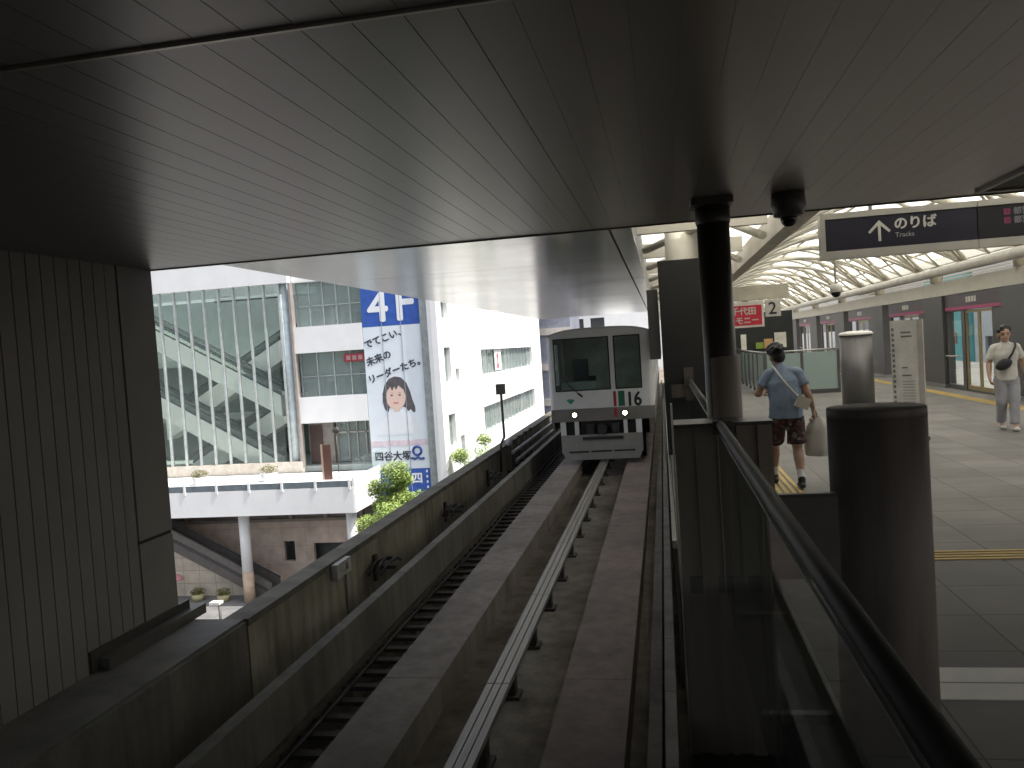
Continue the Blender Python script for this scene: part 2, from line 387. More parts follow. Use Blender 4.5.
# soffit over the guideway
so = root("track_soffit", (-2.4, 20, CZ), "flat reflective aluminium soffit panels over the guideway and train", "soffit")
xs = [-4.62, -3.55, -2.0, -.45, -.23]; ys = [8.06, 11.2, 15.0, 19.5, 24.5, 32.2]
for xa, xb in ((-4.62, -.455), (-.445, -.23)):
    for ya, yb in zip(ys, ys[1:]):
        MB().box(xa+.007, xb-.007, ya+.007, yb-.007, CZ+.02, CZ+.05).build("soffit_panel", SOFFIT, so)
MB().box(-4.6, -.25, 8.06, 32.15, CZ+.052, 4.4).build("roof_body", mat("roof_body_grey", (.28, .28, .28), .6), so)

# ================================================================== TRAIN
TY = 19.8
tr = root("train", (-1.5, TY, -1.07), "white automated train with 16 on its front standing on the guideway", "train")
TW = mat("train_white", (.62, .62, .61), .35, 0, .05, 1.2)
TG = mat("train_grey", (.17, .16, .15), .5, .1, .1, 2)
TG2 = mat("train_plate_grey", (.27, .265, .25), .5, .1, .12, 2)
X0, X1 = -2.74, -.26
def roofz(x): t = (x+1.5)/1.24; return 2.21-.12*t*t*t*t-.03*t*t
# front panel with openings for windscreen and door window
b = MB(); grid_wall(b, 'Y', TY, TY+.07, X0+.1, X1-.1, .28, 2.02, [(-2.58, -1.27, .72, 1.97), (-1.14, -.53, .72, 1.97)])
n = 14; top = [(X0+.1+(X1-X0-.2)*i/n, 0) for i in range(n+1)]
b.prism([(X0+.1, 2.0205)]+[(X1-.1, 2.0205)]+[(p[0], roofz(p[0])-.02) for p in reversed(top)], 'Y', TY, TY+.07)
for cx, a0 in ((X0+.1, 180), (X1-.1, 270)):       # rounded front corners
    arc = [(cx+.1*math.cos(R(a0+90*i/6)), TY+.1+.1*math.sin(R(a0+90*i/6))) for i in range(7)]
    b.prism(arc+[(cx, TY+.1)], 'Z', .28, roofz(cx)-.05)
b.build("front", TW, tr)
b = MB()                                        # body shell of the cars behind the front
for ya, yb in ((TY+.102, TY+8.2), (TY+8.6, TY+16.6), (TY+17, TY+25)):
    hs = [(ya+.35, ya+1.5, .8, 1.85), (ya+2.9, ya+5.4, .8, 1.85), (ya+5.7, yb-.5, .8, 1.85)]
    grid_wall(b, 'X', X0, X0+.06, ya, yb, .28, 2.0, hs); grid_wall(b, 'X', X1-.06, X1, ya, yb, .28, 2.0, hs)
    b.prism([(X0, 2.001)]+[(X1, 2.001)]+[(X1-(X1-X0)*i/n, roofz(X1-(X1-X0)*i/n)-.03) for i in range(n+1)], 'Y', ya, yb)
b.build("body", TW, tr)
b = MB()
b.prism([(X0-.01+(X1-X0+.02)*i/n, roofz(X0+(X1-X0)*i/n)-.035) for i in range(n+1)]+[(X1+.01-(X1-X0+.02)*i/n, roofz(X1-(X1-X0)*i/n)+.005) for i in range(n+1)], 'Y', TY-.012, TY+.1)
b.build("roof_rim", mat("rim_grey", (.50, .50, .49), .4), tr)
b = MB(); b.box(X0, X0+.03, TY+8.2, TY+8.6, .2, 2.0); b.box(X1-.03, X1, TY+8.2, TY+8.6, .2, 2.0); b.build("gangway", BLACK, tr)
b = MB(); b.box(X0+.07, X1-.07, TY+.075, TY+25, .22, .28); b.box(X0+.07, X1-.07, TY+2.6, TY+2.64, .28, 2.0); b.build("interior", mat("cab_interior", (.55, .58, .56), .7), tr)
b = MB(); b.prism([(TY+.12, .3), (TY+.75, .3), (TY+.75, .86), (TY+.5, .92), (TY+.12, .92)], 'X', -2.45, -1.62); b.build("dashboard", mat("dash_teal", (.36, .44, .42), .5), tr, .02)
MB().box(-1.8, -1.62, TY+.15, TY+.3, .93, 1.05).build("monitor", BLACK, tr)
b = MB(); b.box(-2.3, -1.9, TY+1.1, TY+1.5, .3, .85); b.box(-2.3, -1.9, TY+1.45, TY+1.55, .85, 1.45); b.build("driver_seat", mat("seat_dark", (.05, .06, .07), .8), tr, .03)
MB().box(-2.585, -1.265, TY+.02, TY+.03, .715, 1.975).build("windscreen", GL_TRAIN, tr)
MB().box(-1.145, -.525, TY+.02, TY+.03, .715, 1.975).build("door_window", GL_TRAIN, tr)
b = MB()
for xa, xb in ((-2.58, -1.27), (-1.14, -.53)):
    grid_wall(b, 'Y', TY-.004, TY+.019, xa-.012, xb+.012, .708, 1.982, [(xa+.018, xb-.018, .738, 1.952)])
b.build("window_seal", BLACK, tr)
b = MB(); b.box(X0+.02, X1-.02, TY-.05, TY+.2, -.02, .275); b.build("bumper_band", TG, tr, .03)
b = MB(); b.box(X0, X0+.05, TY+.21, TY+25, -.25, .277); b.box(X1-.05, X1, TY+.21, TY+25, -.25, .277); b.build("side_skirt", TG, tr)
b = MB(); b.box(-2.52, -.58, TY-.02, TY+.04, -.78, -.35); b.prism([(-2.42, -.951), (-.67, -.951), (-.60, -.781), (-2.50, -.781)], 'Y', TY-.02, TY+.04); b.build("apron", TG2, tr, .01)
b = MB()
for xa, xb in ((-2.35, -1.87), (-1.81, -1.32), (-1.27, -.77)): b.box(xa, xb, TY-.025, TY-.005, -.775, -.735)
b.build("apron_slot", BLACK, tr)
for xa, xb in ((-2.52, -2.39), (-2.18, -2.08), (-1.01, -.92), (-.72, -.58)):
    MB().box(xa, xb, TY-.03, TY+.03, -.345, -.025).build("bumper_post", TW, tr, .008)
MB().box(-2.5, -.6, TY+.08, TY+.12, -.36, -.02).build("underframe", BLACK, tr)
b = MB(); b.box(-2.0, -1.04, TY-.06, TY+.07, -.47, -.40); b.tube([(-1.52, TY-.1, -.22), (-1.52, TY+.07, -.22)], .12, 20); b.box(-1.9, -1.72, TY-.02, TY+.07, -.34, -.1); b.box(-1.3, -1.12, TY-.02, TY+.07, -.34, -.1)
b.build("coupler", mat("coupler_dark", (.05, .05, .05), .45, .5), tr, .006)
for hx in (-2.16, -.96):
    h = MB().tube([(hx, TY-.075, .14), (hx, TY-.03, .14)], .10, 20).build("headlight", mat("lamp_ring", (.1, .1, .1), .4, .6), tr)
    MB().ball((hx, TY-.078, .14), .048, .02, .048, 3).build("lens", LED, h)
MB().box(-1.215, -1.15, TY-.006, TY-.001, .3, .66).build("red_stripe", mat("stripe_red", (.32, .02, .03), .4), tr)
MB().box(-1.215, -1.15, TY-.056, TY-.051, .05, .25).build("red_stripe", mat("stripe_red", (.32, .02, .03), .4), tr)
MB().box(-1.10, -.95, TY-.006, TY-.001, .3, .66).build("green_stripe", mat("stripe_green", (.02, .12, .06), .4), tr)
text("16", "fleet_number", BLACK, tr, .47, facing(-.925, TY-.004, .30), .002, .013, sx=.80)
b = MB(); b.prism([(-2.34, .5), (-2.30, .53), (-2.27, .515), (-2.24, .53), (-2.20, .515), (-2.14, .505), (-2.17, .46), (-2.24, .395), (-2.30, .45)], 'Y', TY-.006, TY-.001); b.build("emblem", mat("emblem_green", (.04, .30, .16), .5), tr)
b = MB(); b.tube([(-1.97, TY-.03, .58), (-2.25, TY-.03, .85), (-2.4, TY-.025, 1.05)], .011, 6); b.tube([(-2.06, TY-.03, .66), (-1.95, TY-.03, .57)], .022, 8); b.build("wiper", BLACK, tr)
for yy_ in (TY+1.2, TY+6.6):
    for xa, xb in ((-2.52, -2.2), (-.86, -.54)):
        t = MB().tube([(xa, yy_, -.63), (xb, yy_, -.63)], .43, 24).build("wheel", BLACK, tr)
for xa, xb in ((X0+.02, X0+.03), (X1-.03, X1-.02)):
    b = MB()
    for ya, yb in ((TY+.102, TY+8.2), (TY+8.6, TY+16.6), (TY+17, TY+25)):
        for q0, q1 in ((ya+.35, ya+1.5), (ya+2.9, ya+5.4), (ya+5.7, yb-.5)): b.box(xa, xb, q0, q1, .8, 1.85)
    b.build("side_window", GL_TRAIN, tr)

# signal lamp and pipes by the parapet
sg = root("track_signal", (-4.37, 22, -.9), "black signal head on a slim bent post beside the parapet", "signal lamp")
MB().tube([(-4.5, 22, -1.5), (-4.47, 22, -.75), (-4.36, 22, -.55), (-4.37, 22, .64)], .035, 10).build("post", DARKMETAL, sg)
MB().box(-4.49, -4.26, 21.9, 22.1, .62, .90).build("signal_head", DARKMETAL, sg, .015)
MB().ball((-4.22, 21.95, -.68), .1, .1, .12, 2).build("floodlight", mat("lamp_grey", (.4, .4, .4), .5), sg)
rk = root("pipe_rack", (-4.3, 26, -1.6), "rack of pale pipes along the parapet beside the train", "pipes")
for x, z, r_ in ((-4.32, -1.10, .05), (-4.22, -1.32, .05), (-4.12, -1.54, .06)):
    MB().tube([(x, 22.9, z), (x, 60, z)], r_, 10).build("pipe", mat("galvanised", (.42, .42, .42), .35, .7, .1, 3), rk)
for k in range(4):
    y = 23.1+k*1.1
    b = MB(); b.box(-4.54, -4.06, y, y+.06, -1.70, -1.62); b.box(-4.4, -4.34, y, y+.06, -1.75, -.85); b.tube([(-4.37, y+.03, -.85), (-4.37, y+.03, -.75)], .06, 10); b.build("clamp", RUST, rk)

# ================================================================== PLATFORM END: railing, box, gate, bollard, column
def railing(name, ya, yb, label, seams, zb=.06):
    r = root(name, (.385, ya, 0), label, "railing", "glass balustrades along the platform edge")
    MB().tube([(.385, ya, 1.15), (.385, yb, 1.15)], .031, 16).build("handrail", mat("handrail_dark", (.016, .018, .016), .6, 0, .1, 3, spec=.35), r)
    ys_ = [ya]+seams+[yb]
    for a_, b_ in zip(ys_, ys_[1:]):
        MB().box(.366, .378, a_+.006, b_-.006, zb, 1.122).build("glass_panel", GL_RAIL, r)
    if zb > 0: MB().box(.350, .40, ya, yb, .002, .075).build("shoe", DARKMETAL, r)
    else:
        for q in (-.6, .4, 1.6, 2.9, 4.1, 5.6): MB().box(.379, .71, q, q+.05, -.10, -.05).build("bracket", DARKMETAL, r)
    MB().box(.359, .3655, ya, yb, 1.098, 1.106).build("glass_edge_glint", mat("edge_glint_tone", (.22, .25, .235), .35, .3), r)  # thin pale strip paints the highlight along the glass's top edge
    return r
railing("glass_railing", -1.5, 6.27, "near glass balustrade with dark tubular handrail running beside the camera", [1.0, 3.5], -.12)
r2 = railing("glass_railing", 7.06, 12.9, "far short glass balustrade between the ribbed box and the clad column", [10.2])
b = MB(); b.box(.30, .44, 12.9, 12.98, .85, 1.35); b.box(.1, .44, 12.95, 12.98, .9, 1.1); b.build("end_bracket", RUST, r2)
bx = root("metal_box_pier", (.43, 6.9, 0), "dark ribbed metal box pier under the round column", "pier")
b = MB()
b.box(.065, .745, 6.32, 6.66, -1.36, 1.13)
b.build("body", BOXMET, bx)
b = MB()
for xa, xb in ((.05, .105), (.20, .31), (.36, .40), (.50, .60), (.65, .755)): b.box(xa, xb, 6.295, 6.318, -1.36, 1.13)
b.build("rib", BOXMET, bx, .006)
MB().box(.032, .046, 6.28, 6.33, -1.36, 1.32).build("edge_strip", mat("edge_bright", (.55, .53, .48), .35, .6), bx)
b = MB(); b.box(.048, .765, 6.28, 6.69, 1.132, 1.16); b.build("lid", DARKMETAL, bx, .008)
MB().box(.33, .46, 6.22, 6.279, 1.08, 1.18).build("rail_clamp", DARKMETAL, bx, .006)
gp = root("gate_panel", (.58, 3.92, .75), "low dark board closing the gap between handrail and bollard", "gate")
MB().box(.455, .735, 3.90, 3.93, .67, 1.045).build("board", mat("gate_board", (.13, .108, .098), .5), gp, .004)
MB().box(.455, .735, 3.895, 3.935, 1.047, 1.062).build("top_edge", DARKMETAL, gp)
MB().box(.41, .454, 3.89, 3.94, .7, 1.03).build("hinge_plate", DARKMETAL, gp)
bo = root("bollard", (.96, 4.05, 0), "thick dark brown metal cylinder beside the handrail, flat topped", "bollard")
BOLL = mat("bollard_bronze", (.19, .158, .138), .62, 0, .2, 1.1, bump=.12, bscale=9, stretch=(4, 4, .5))
MB().lathe([(.215, 0), (.215, 1.385)], .95, 4.05, 56).build("shaft", BOLL, bo)
MB().lathe([(.20, 1.385), (.2152, 1.386), (.2152, 1.424), (.211, 1.430), (.0001, 1.432)], .95, 4.05, 56).build("cap", BOLL, bo)
co = root("round_column", (.475, 6.9, 0), "dark round column rising behind the ribbed box pier to the ceiling", "column")
MB().lathe([(.128, .001), (.128, 2.70)], .455, 6.9, 40).build("shaft", mat("column_dark", (.07, .06, .052), .42, .3, .08, 1.5), co)
MB().lathe([(.138, .001), (.138, 1.63), (.13, 1.64)], .47, 6.9, 40).build("sleeve", BOXMET, co)
MB().lathe([(.132, 2.70), (.138, 2.72), (.138, 2.83)], .455, 6.9, 40).build("collar", DARKMETAL, co)
MB().box(.285, .61, 6.74, 7.06, 2.845, 2.897).build("cap_plate", DARKMETAL, co)
dc = root("ceiling_camera", (1.05, 6.95, 2.9), "large black dome camera hanging from the dark ceiling by the sign", "camera")
MB().lathe([(.13, 2.898), (.135, 2.80), (.115, 2.72), (.075, 2.71)], 1.05, 6.95, 32).build("housing", mat("camera_housing", (.10, .095, .085), .4), dc)
b = MB(); b.ball((1.05, 6.95, 2.70), .068, .068, .068, 3); b.build("dome", mat("dome_black", (.005, .005, .007), .08), dc)
ht = root("ceiling_hatch", (3.2, 7.26, CZ), "dark recessed hatch frame in the ceiling above the sign", "hatch")
b = MB(); b.box(2.7, 3.9, 6.78, 6.83, CZ-.03, CZ-.002); b.box(2.7, 3.9, 7.70, 7.75, CZ-.03, CZ-.002); b.box(2.7, 2.75, 6.83, 7.70, CZ-.03, CZ-.002); b.build("frame", mat("hatch_frame", (.2, .19, .17), .45, .3), ht)
MB().box(2.75, 3.9, 6.83, 7.70, CZ-.010, CZ-.003).build("cover", GROOVE, ht)
sn = root("direction_sign", (2.6, 8.35, 2.47), "long dark hanging sign with white up arrow and Japanese lettering", "sign")
SFR = mat("sign_frame", (.45, .43, .37), .4, .3, .04)
SNAVY = mat("sign_navy", (.012, .011, .022), .4)
SWH = mat("sign_white", (.55, .53, .47), .5)
b = MB()
for xa, xb in ((1.535, 2.905), (2.911, 4.6)):
    b.box(xa, xb, 8.30, 8.44, 2.83, 2.885); b.box(xa, xb, 8.30, 8.44, 2.455, 2.53)
b.box(1.535, 1.575, 8.30, 8.44, 2.53, 2.83); b.build("frame", SFR, sn, .004)
MB().box(1.576, 2.904, 8.315, 8.42, 2.531, 2.829).build("panel", SNAVY, sn)
MB().box(2.912, 4.6, 8.315, 8.42, 2.531, 2.829).build("panel", mat("sign_black", (.010, .009, .010), .4), sn)
b = MB(); b.box(2.046, 2.07, 8.309, 8.314, 2.59, 2.775)
for s_ in (-1, 1): b.prism([(2.058, 2.785), (2.058, 2.748), (2.058+s_*.085, 2.665), (2.058+s_*.1, 2.682)], 'Y', 8.308+.0012*(s_ > 0), 8.3145)
b.build("arrow", SWH, sn)
text("のりば", "lettering", SWH, sn, .125, facing(2.185, 8.312, 2.695), .002, .004)
text("Tracks", "small_lettering", mat("sign_grey", (.4, .39, .36), .5), sn, .062, facing(2.195, 8.312, 2.615), .001)
PINK = mat("sign_pink", (.22, .03, .10), .5)
b = MB(); b.box(3.13, 3.185, 8.309, 8.314, 2.735, 2.79); b.box(3.13, 3.185, 8.309, 8.314, 2.655, 2.71); b.build("line_mark", PINK, sn)
text("1", "line_number", SNAVY, sn, .05, facing(3.147, 8.3075, 2.745), .001); text("2", "line_number", SNAVY, sn, .05, facing(3.145, 8.3075, 2.665), .001)
text("都賀", "destination", mat("sign_dim", (.2, .2, .21), .5), sn, .07, facing(3.21, 8.312, 2.738), .001, .002); text("都賀", "destination", MATS["sign_dim"], sn, .07, facing(3.21, 8.312, 2.658), .001, .002)
for xx in (2.0, 3.4):
    MB().tube([(xx, 8.37, 2.885), (xx, 8.37, 3.6)], .018, 8).build("hanger", SFR, sn)

for ch in sn.children:
    for v in ch.data.vertices:
        p = v.co+Vector((2.6, 8.35, 2.47)); v.co = Vector((p.x*1.386, 11.5+(p.y-8.3)*1.386, 1.8+(p.z-1.8)*1.386))-Vector((3.6, 11.57, 2.73))
sn.location = (3.6, 11.57, 2.73)

# ================================================================== STATION ROOF
rc = root("roof_column", (.35, 13.42, 0), "thick cream roof column in black cladding behind the round column", "column")
MB().lathe([(.29, 0), (.29, 4.6)], .42, 13.5, 40).build("shaft", CREAM, rc)
b = MB(); b.box(-.005, .66, 13.1, 13.9, 0.002, 3.02); b.build("cladding", mat("black_cladding", (.010, .010, .009), .5), rc, .01)
MB().box(.662, .70, 13.12, 13.88, .002, 3.6).build("side_strip", mat("strip_grey", (.16, .155, .145), .5), rc)
thing1(MB().box(-.2, -.03, 13.3, 20, 1.5, 2.6), "equipment_cover", mat("cover_grey", (.09, .088, .085), .5), (-.1, 16, 1.5), "grey equipment cover hanging beside the train under the soffit edge", "cover")
cp = root("canopy_roof", (4.4, 30, 3.2), "cream arched lattice canopy with white translucent panels over the platform", "roof")
m = bpy.data.materials.new("canopy_membrane"); m.use_nodes = True; n_ = m.node_tree.nodes; l_ = m.node_tree.links; n_.remove(n_["Principled BSDF"])
df = n_.new("ShaderNodeBsdfDiffuse"); df.inputs[0].default_value = (.50, .49, .45, 1); tl = n_.new("ShaderNodeBsdfTranslucent"); tl.inputs[0].default_value = (.92, .92, .89, 1)
ms = n_.new("ShaderNodeMixShader"); ms.inputs[0].default_value = .78; l_.new(df.outputs[0], ms.inputs[1]); l_.new(tl.outputs[0], ms.inputs[2]); l_.new(ms.outputs[0], n_["Material Output"].inputs[0])
MATS["canopy_membrane"] = m
VL, VR, VZ, VH = 1.7, 7.35, 3.15, 1.35
def vault(t, dz=0.0): return (VL+(VR-VL)*t, VZ+VH*(1-(2*t-1)**2)+dz)
YA, YB, ST = 8.06, 60.0, 3.4
b = MB(); N = 16
for k in range(int((YB-YA)/ST)):
    y0_, y1_ = YA+k*ST+.02, YA+(k+1)*ST-.02
    lo = [vault(i/N, .14) for i in range(N+1)]
    b.prism(lo+[(p[0], p[1]+.012) for p in reversed(lo)], 'Y', y0_, y1_)
b.build("membrane", m, cp)
arcs = [i/18 for i in range(19)]
for k in range(int((YB-YA)/ST)+1):
    y = YA+k*ST
    b = MB(); b.tube([(vault(t)[0], y, vault(t)[1]) for t in arcs], .078, 8); b.tube([(vault(t)[0], y, vault(t, -.28*math.sin(math.pi*t))[1]-.05) for t in arcs], .035, 6)
    b.build("arch_rib", CREAM, cp)
for k in range(0, int((YB-YA)/ST)-1):
    y = YA+k*ST
    b = MB(); b.tube([(vault(t)[0], y+2*ST*t, vault(t, -.06)[1]) for t in arcs], .05, 6); b.build("diagonal_brace", CREAM, cp)
    b = MB(); b.tube([(vault(t)[0], y+2*ST*(1-t), vault(t, -.06)[1]) for t in arcs], .05, 6); b.build("diagonal_brace", CREAM, cp)
for t in (.18, .5, .72, .82, .92):
    x_, z_ = vault(t, .07); MB().tube([(x_, YA, z_), (x_, YB, z_)], .035, 6).build("purlin", CREAM, cp)
for k in range(int((YB-YA)/ST)):
    b = MB()
    for q in range(2):
        y = YA+k*ST+q*ST/2
        b.tube([(vault(.72)[0], y, vault(.72, -.04)[1]), (vault(.99)[0]-.1, y+ST/2, vault(.99, .02)[1])], .03, 6); b.tube([(vault(.72)[0], y+ST/2, vault(.72, .0)[1]), (vault(.99)[0]-.1, y, vault(.99, .05)[1])], .03, 6)
    b.build("lattice_strut", CREAM, cp)
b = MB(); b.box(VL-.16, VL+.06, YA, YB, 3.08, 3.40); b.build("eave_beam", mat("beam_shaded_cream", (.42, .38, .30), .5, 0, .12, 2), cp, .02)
b = MB(); b.tube([(7.0, 8.4, 3.06), (7.0, YB, 3.06)], .12, 16); b.build("pipe_beam", mat("pipe_cream", (.56, .53, .47), .4), cp)
# left eave over the platform edge
b = MB(); y = YA
while y < YB:
    b.box(-.25, VL-.24, y, y+.14, 3.25, 3.5); b.tube([(VL-.3, y+.07, 3.1), (.9, y+1.3, 3.55), (-.2, y+2.6, 3.3)], .06, 6); y += ST
b.build("eave_bracket", CREAM, cp)
b = MB(); y = YA
while y < YB:
    b.box(-.35, VL+.22, y+.01, y+ST-.01, 3.62, 3.635); b.box(VR-.25, VR+2.6, y+.01, y+ST-.01, 3.42, 3.435); y += ST  # right-hand strip added and left one widened to keep sun streaks out
b.build("eave_sunblock_panel", m, cp)
b = MB()
for k in range(7): b.box(7.45+k*.22, 7.57+k*.22, 8.6, YB, 3.3-.05*k, 3.33-.05*k)
b.build("louver_roof", CREAM, cp)

# ================================================================== PLATFORM SCREEN DOORS
DG = mat("door_pillar_grey", (.085, .082, .08), .5, .1, .08, 1)
DH = mat("door_header", (.055, .04, .045), .45)
MAG = mat("magenta_strip", (.36, .03, .12), .45)
BRASS = mat("door_edge_brass", (.32, .25, .12), .4, .4)
FASC = mat("cream_fascia", (.55, .52, .44), .5, 0, .05)
pil = None
pl_lab = ["dark grey door pillar right beside the walking man in white", "dark grey door pillar just right of the notice stand", "dark grey door pillar just left of the notice stand",
          "dark grey door pillar beyond the steel cylinder", "dark grey door pillar near the kiosk end of the platform", "farthest dark grey door pillar by the kiosk", ]
P_Y = [18.55, 24.12, 30.25, 36.4, 42.6, 48.8]
for i, y in enumerate(P_Y):
    if pil is None:
        pil = root("door_pillar", (7.5, y, 0), pl_lab[0], "pillar", "dark pillars between platform doors")
        MB().box(7.46, 7.75, y, y+1.62, .0, 2.48).build("cladding", DG, pil, .01)
        MB().box(7.44, 7.77, y-.01, y+1.63, .001, .10).build("plinth", mat("plinth_steel", (.3, .3, .29), .35, .7), pil)
        o = pil
    else: o = copy_tree(pil)
    o.location = (7.5, y, 0); o["label"] = pl_lab[i]
door = None
d_lab = ["platform door directly left of the man in white", "platform door behind the notice stand", "platform door seen between notice stand and steel cylinder",
         "narrow far platform door just beyond the steel cylinder", "farthest platform door next to the kiosk"]
for i, y in enumerate(P_Y[:-1]):
    a_, e_ = y+1.64, P_Y[i+1]-.02 if i == 0 else y+1.64+(P_Y[1]-P_Y[0]-1.66)
    if door is None:
        L_ = e_-a_
        door = root("platform_door", (7.5, a_, 0), d_lab[0], "platform door", "platform screen doors on the far track")
        b = MB(); grid_wall(b, 'X', 7.55, 7.65, a_, e_, 0.002, 2.06, [(a_+.75, a_+2.55, .05, 2.06), (a_+2.78, e_-.08, .12, 2.03)]); b.build("frame", DG, door)
        hd = MB().box(7.52, 7.68, a_, e_, 2.062, 2.478).build("header", DH, door)
        MB().box(7.512, 7.519, a_+.1, e_-.05, 2.07, 2.15).build("colour_strip", MAG, hd)
        b = MB()
        for q in range(4): b.box(7.512, 7.519, a_+1.62+q*.18, a_+1.75+q*.18, 2.24, 2.38)
        b.build("header_lettering", SWH, hd)
        for q0, q1 in ((a_+.76, a_+1.645), (a_+1.655, a_+2.54)):
            lf = root("door_leaf", (0, 0, 0), None, None); lf.parent = door; lf.location = (0, 0, 0)
            b = MB(); grid_wall(b, 'X', 7.57, 7.61, q0, q1, .01, 2.05, [(q0+.06, q1-.06, .15, 1.98)])
            b.build("leaf_frame", BRASS, lf)
            MB().box(7.585, 7.592, q0+.06, q1-.06, .15, 1.98).build("leaf_glass", GL_CLEAR, lf)
        MB().box(7.59, 7.597, a_+2.78, e_-.08, .12, 2.03).build("side_glass", GL_CLEAR, door)
        MB().tube([(7.5, a_+.8, .87), (7.5, a_+.02, .87)], .02, 8).build("grab_bar", SFR, door)
        MB().tube([(7.5, a_+2.85, .87), (7.5, e_-.05, .87)], .02, 8).build("grab_bar", SFR, door)
        door_a = a_; o = door
    else: o = copy_tree(door)
    o.location = (7.5, a_, 0); o["label"] = d_lab[i]
fb = thing1(MB().box(7.5, 7.75, 8.2, 60, 2.49, 2.86), "door_fascia", FASC, (7.6, 30, 2.5), "long cream fascia above the platform doors", "fascia")
rp = None
for i, y in enumerate([19.35, 24.9, 31.0, 37.2, 43.4, 49.6]):
    if rp is None:
        rp = root("roof_post", (7.6, y, 2.87), "x", "roof post", "cream roof posts above the door pillars")
        MB().lathe([(.16, 2.865), (.16, 3.5)], 7.6, y, 20).build("shaft", CREAM, rp)
        MB().tube([(7.55, y, 3.1), (7.3, y-.1, 3.1), (7.0, y-.25, 3.08)], .06, 8).build("bracket", CREAM, rp); o = rp
    else: o = copy_tree(rp)
    o.location = (7.6, y, 2.87)
    o["label"] = ["cream roof post above the pillar beside the walking man", "cream roof post above the pillar right of the notice stand", "cream roof post above the pillar left of the notice stand",
                  "cream roof post above the pillar beyond the steel cylinder", "cream roof post above the pillar near the kiosk", "farthest small cream roof post at the kiosk end"][i]
# second dome camera
d2 = root("dome_camera", (3.17, 16, 2.5), "small white dome camera with black lens hanging under the canopy pipe", "camera")
MB().lathe([(.10, 2.46), (.105, 2.57), (.08, 2.61)], 3.17, 16, 24).build("housing", mat("camera_white", (.7, .68, .62), .4), d2)
MB().ball((3.17, 16, 2.45), .085, .085, .085, 3).build("dome", MATS["dome_black"], d2)
MB().tube([(3.17, 16, 2.6), (3.17, 16, 4.1)], .02, 8).build("hanger", CREAM, d2)

# ================================================================== PLATFORM OBJECTS
sc = root("steel_cylinder", (3.92, 18.9, 0), "brushed steel cylinder with white domed cap on the platform", "cylinder")
MB().lathe([(.33, 0), (.33, 1.63)], 4.12, 19.0, 48).build("shaft", mat("brushed_steel", (.17, .165, .158), .42, .7, .06, 2, stretch=(6, 6, .3)), sc)
MB().lathe([(.35, 1.632), (.35, 1.67), (.31, 1.70), (.15, 1.72)], 4.12, 19.0, 48).build("cap", mat("cap_white", (.75, .73, .68), .5), sc)
ns = root("notice_stand", (3.67, 13.6, 0), "slim pale notice board stand with printed columns behind the bollard", "notice stand")
M_ = Matrix.Translation((3.67, 13.6, 0)) @ Matrix.Rotation(R(-28), 4, 'Z')
MB().box(-.21, .17, -.035, .03, .06, 1.86, M_).build("board", mat("notice_white", (.62, .60, .55), .5), ns, .006)
MB().box(.172, .25, -.04, .04, .06, 1.86, M_).build("post", mat("notice_beige", (.42, .39, .35), .5), ns, .006)
MB().box(-.22, .26, -.13, .13, .002, .058, M_).build("base", DARKMETAL, ns, .006)
b = MB()
for k in range(16): b.box(-.19, -.155, -.039, -.036, .5+k*.08, .545+k*.08, M_)
b.build("printed_marking", mat("print_grey", (.16, .16, .16), .6), ns)
b = MB()
for z_ in (1.66, 1.60, 1.12, 1.0): b.box(-.06, .05+.05*math.sin(z_*9), -.039, -.036, z_, z_+.022, M_)
for k in range(8): b.box(-.06, .12, -.039, -.036, .6+k*.045, .608+k*.045, M_)
b.build("print", MATS["print_grey"], ns)
# stair well glass barrier
sb = root("stair_barrier", (3.8, 24.7, 0), "frosted glass barrier with steel rail around the platform stairwell", "glass barrier")
FROST = glass("frosted_pane", (.55, .64, .60), 1.4, .25, (.46, .56, .52), .65)
for xa, xb in ((2.92, 3.84), (3.92, 4.82)): MB().box(xa, xb, 24.68, 24.70, .12, 1.18).build("pane", FROST, sb)
y = 24.8
for k in range(6):
    MB().box(2.80, 2.82, y, y+1.18, .12, 1.18).build("pane", FROST, sb); y += 1.26
for xx, yy_ in ((2.86, 24.69), (3.88, 24.69), (4.86, 24.69), *[(2.81, 26.02+1.26*k) for k in range(6)]):
    MB().box(xx-.035, xx+.035, yy_-.035, yy_+.035, .002, 1.2).build("post", DG, sb)
b = MB(); b.tube([(4.9, 24.69, 1.24), (2.81, 24.69, 1.24), (2.81, 32.5, 1.24)], .028, 10); b.build("rail", mat("rail_steel", (.45, .45, .43), .3, .8), sb)
MB().box(2.8, 4.88, 24.66, 24.73, .002, .118).build("kick_plate", DG, sb)
# kiosk
ki = root("kiosk", (2.0, 33, 0), "dark kiosk with coloured notices behind the stair barrier", "kiosk")
b = MB(); b.box(1.0, 4.95, 33.2, 35.2, .002, 2.62); b.build("body", mat("kiosk_black", (.012, .014, .013), .5), ki, .02)
b = MB(); b.box(.9, 4.2, 33.0, 33.19, .002, 1.12); b.build("counter", mat("kiosk_counter", (.05, .05, .045), .5), ki)
for xa, xb, za, zb, c_, nm in ((3.55, 3.83, 1.22, 1.46, (.30, .42, .07), "green_poster"), (3.86, 4.18, 1.22, 1.58, (.62, .36, .16), "orange_poster"), (4.25, 4.68, 1.22, 1.80, (.75, .71, .62), "white_poster"), (3.0, 3.2, 1.2, 1.8, (.5, .5, .48), "white_poster")):
    MB().box(xa, xb, 33.15, 33.198, za, zb).build(nm, mat(nm+"_paper", c_, .6), ki)
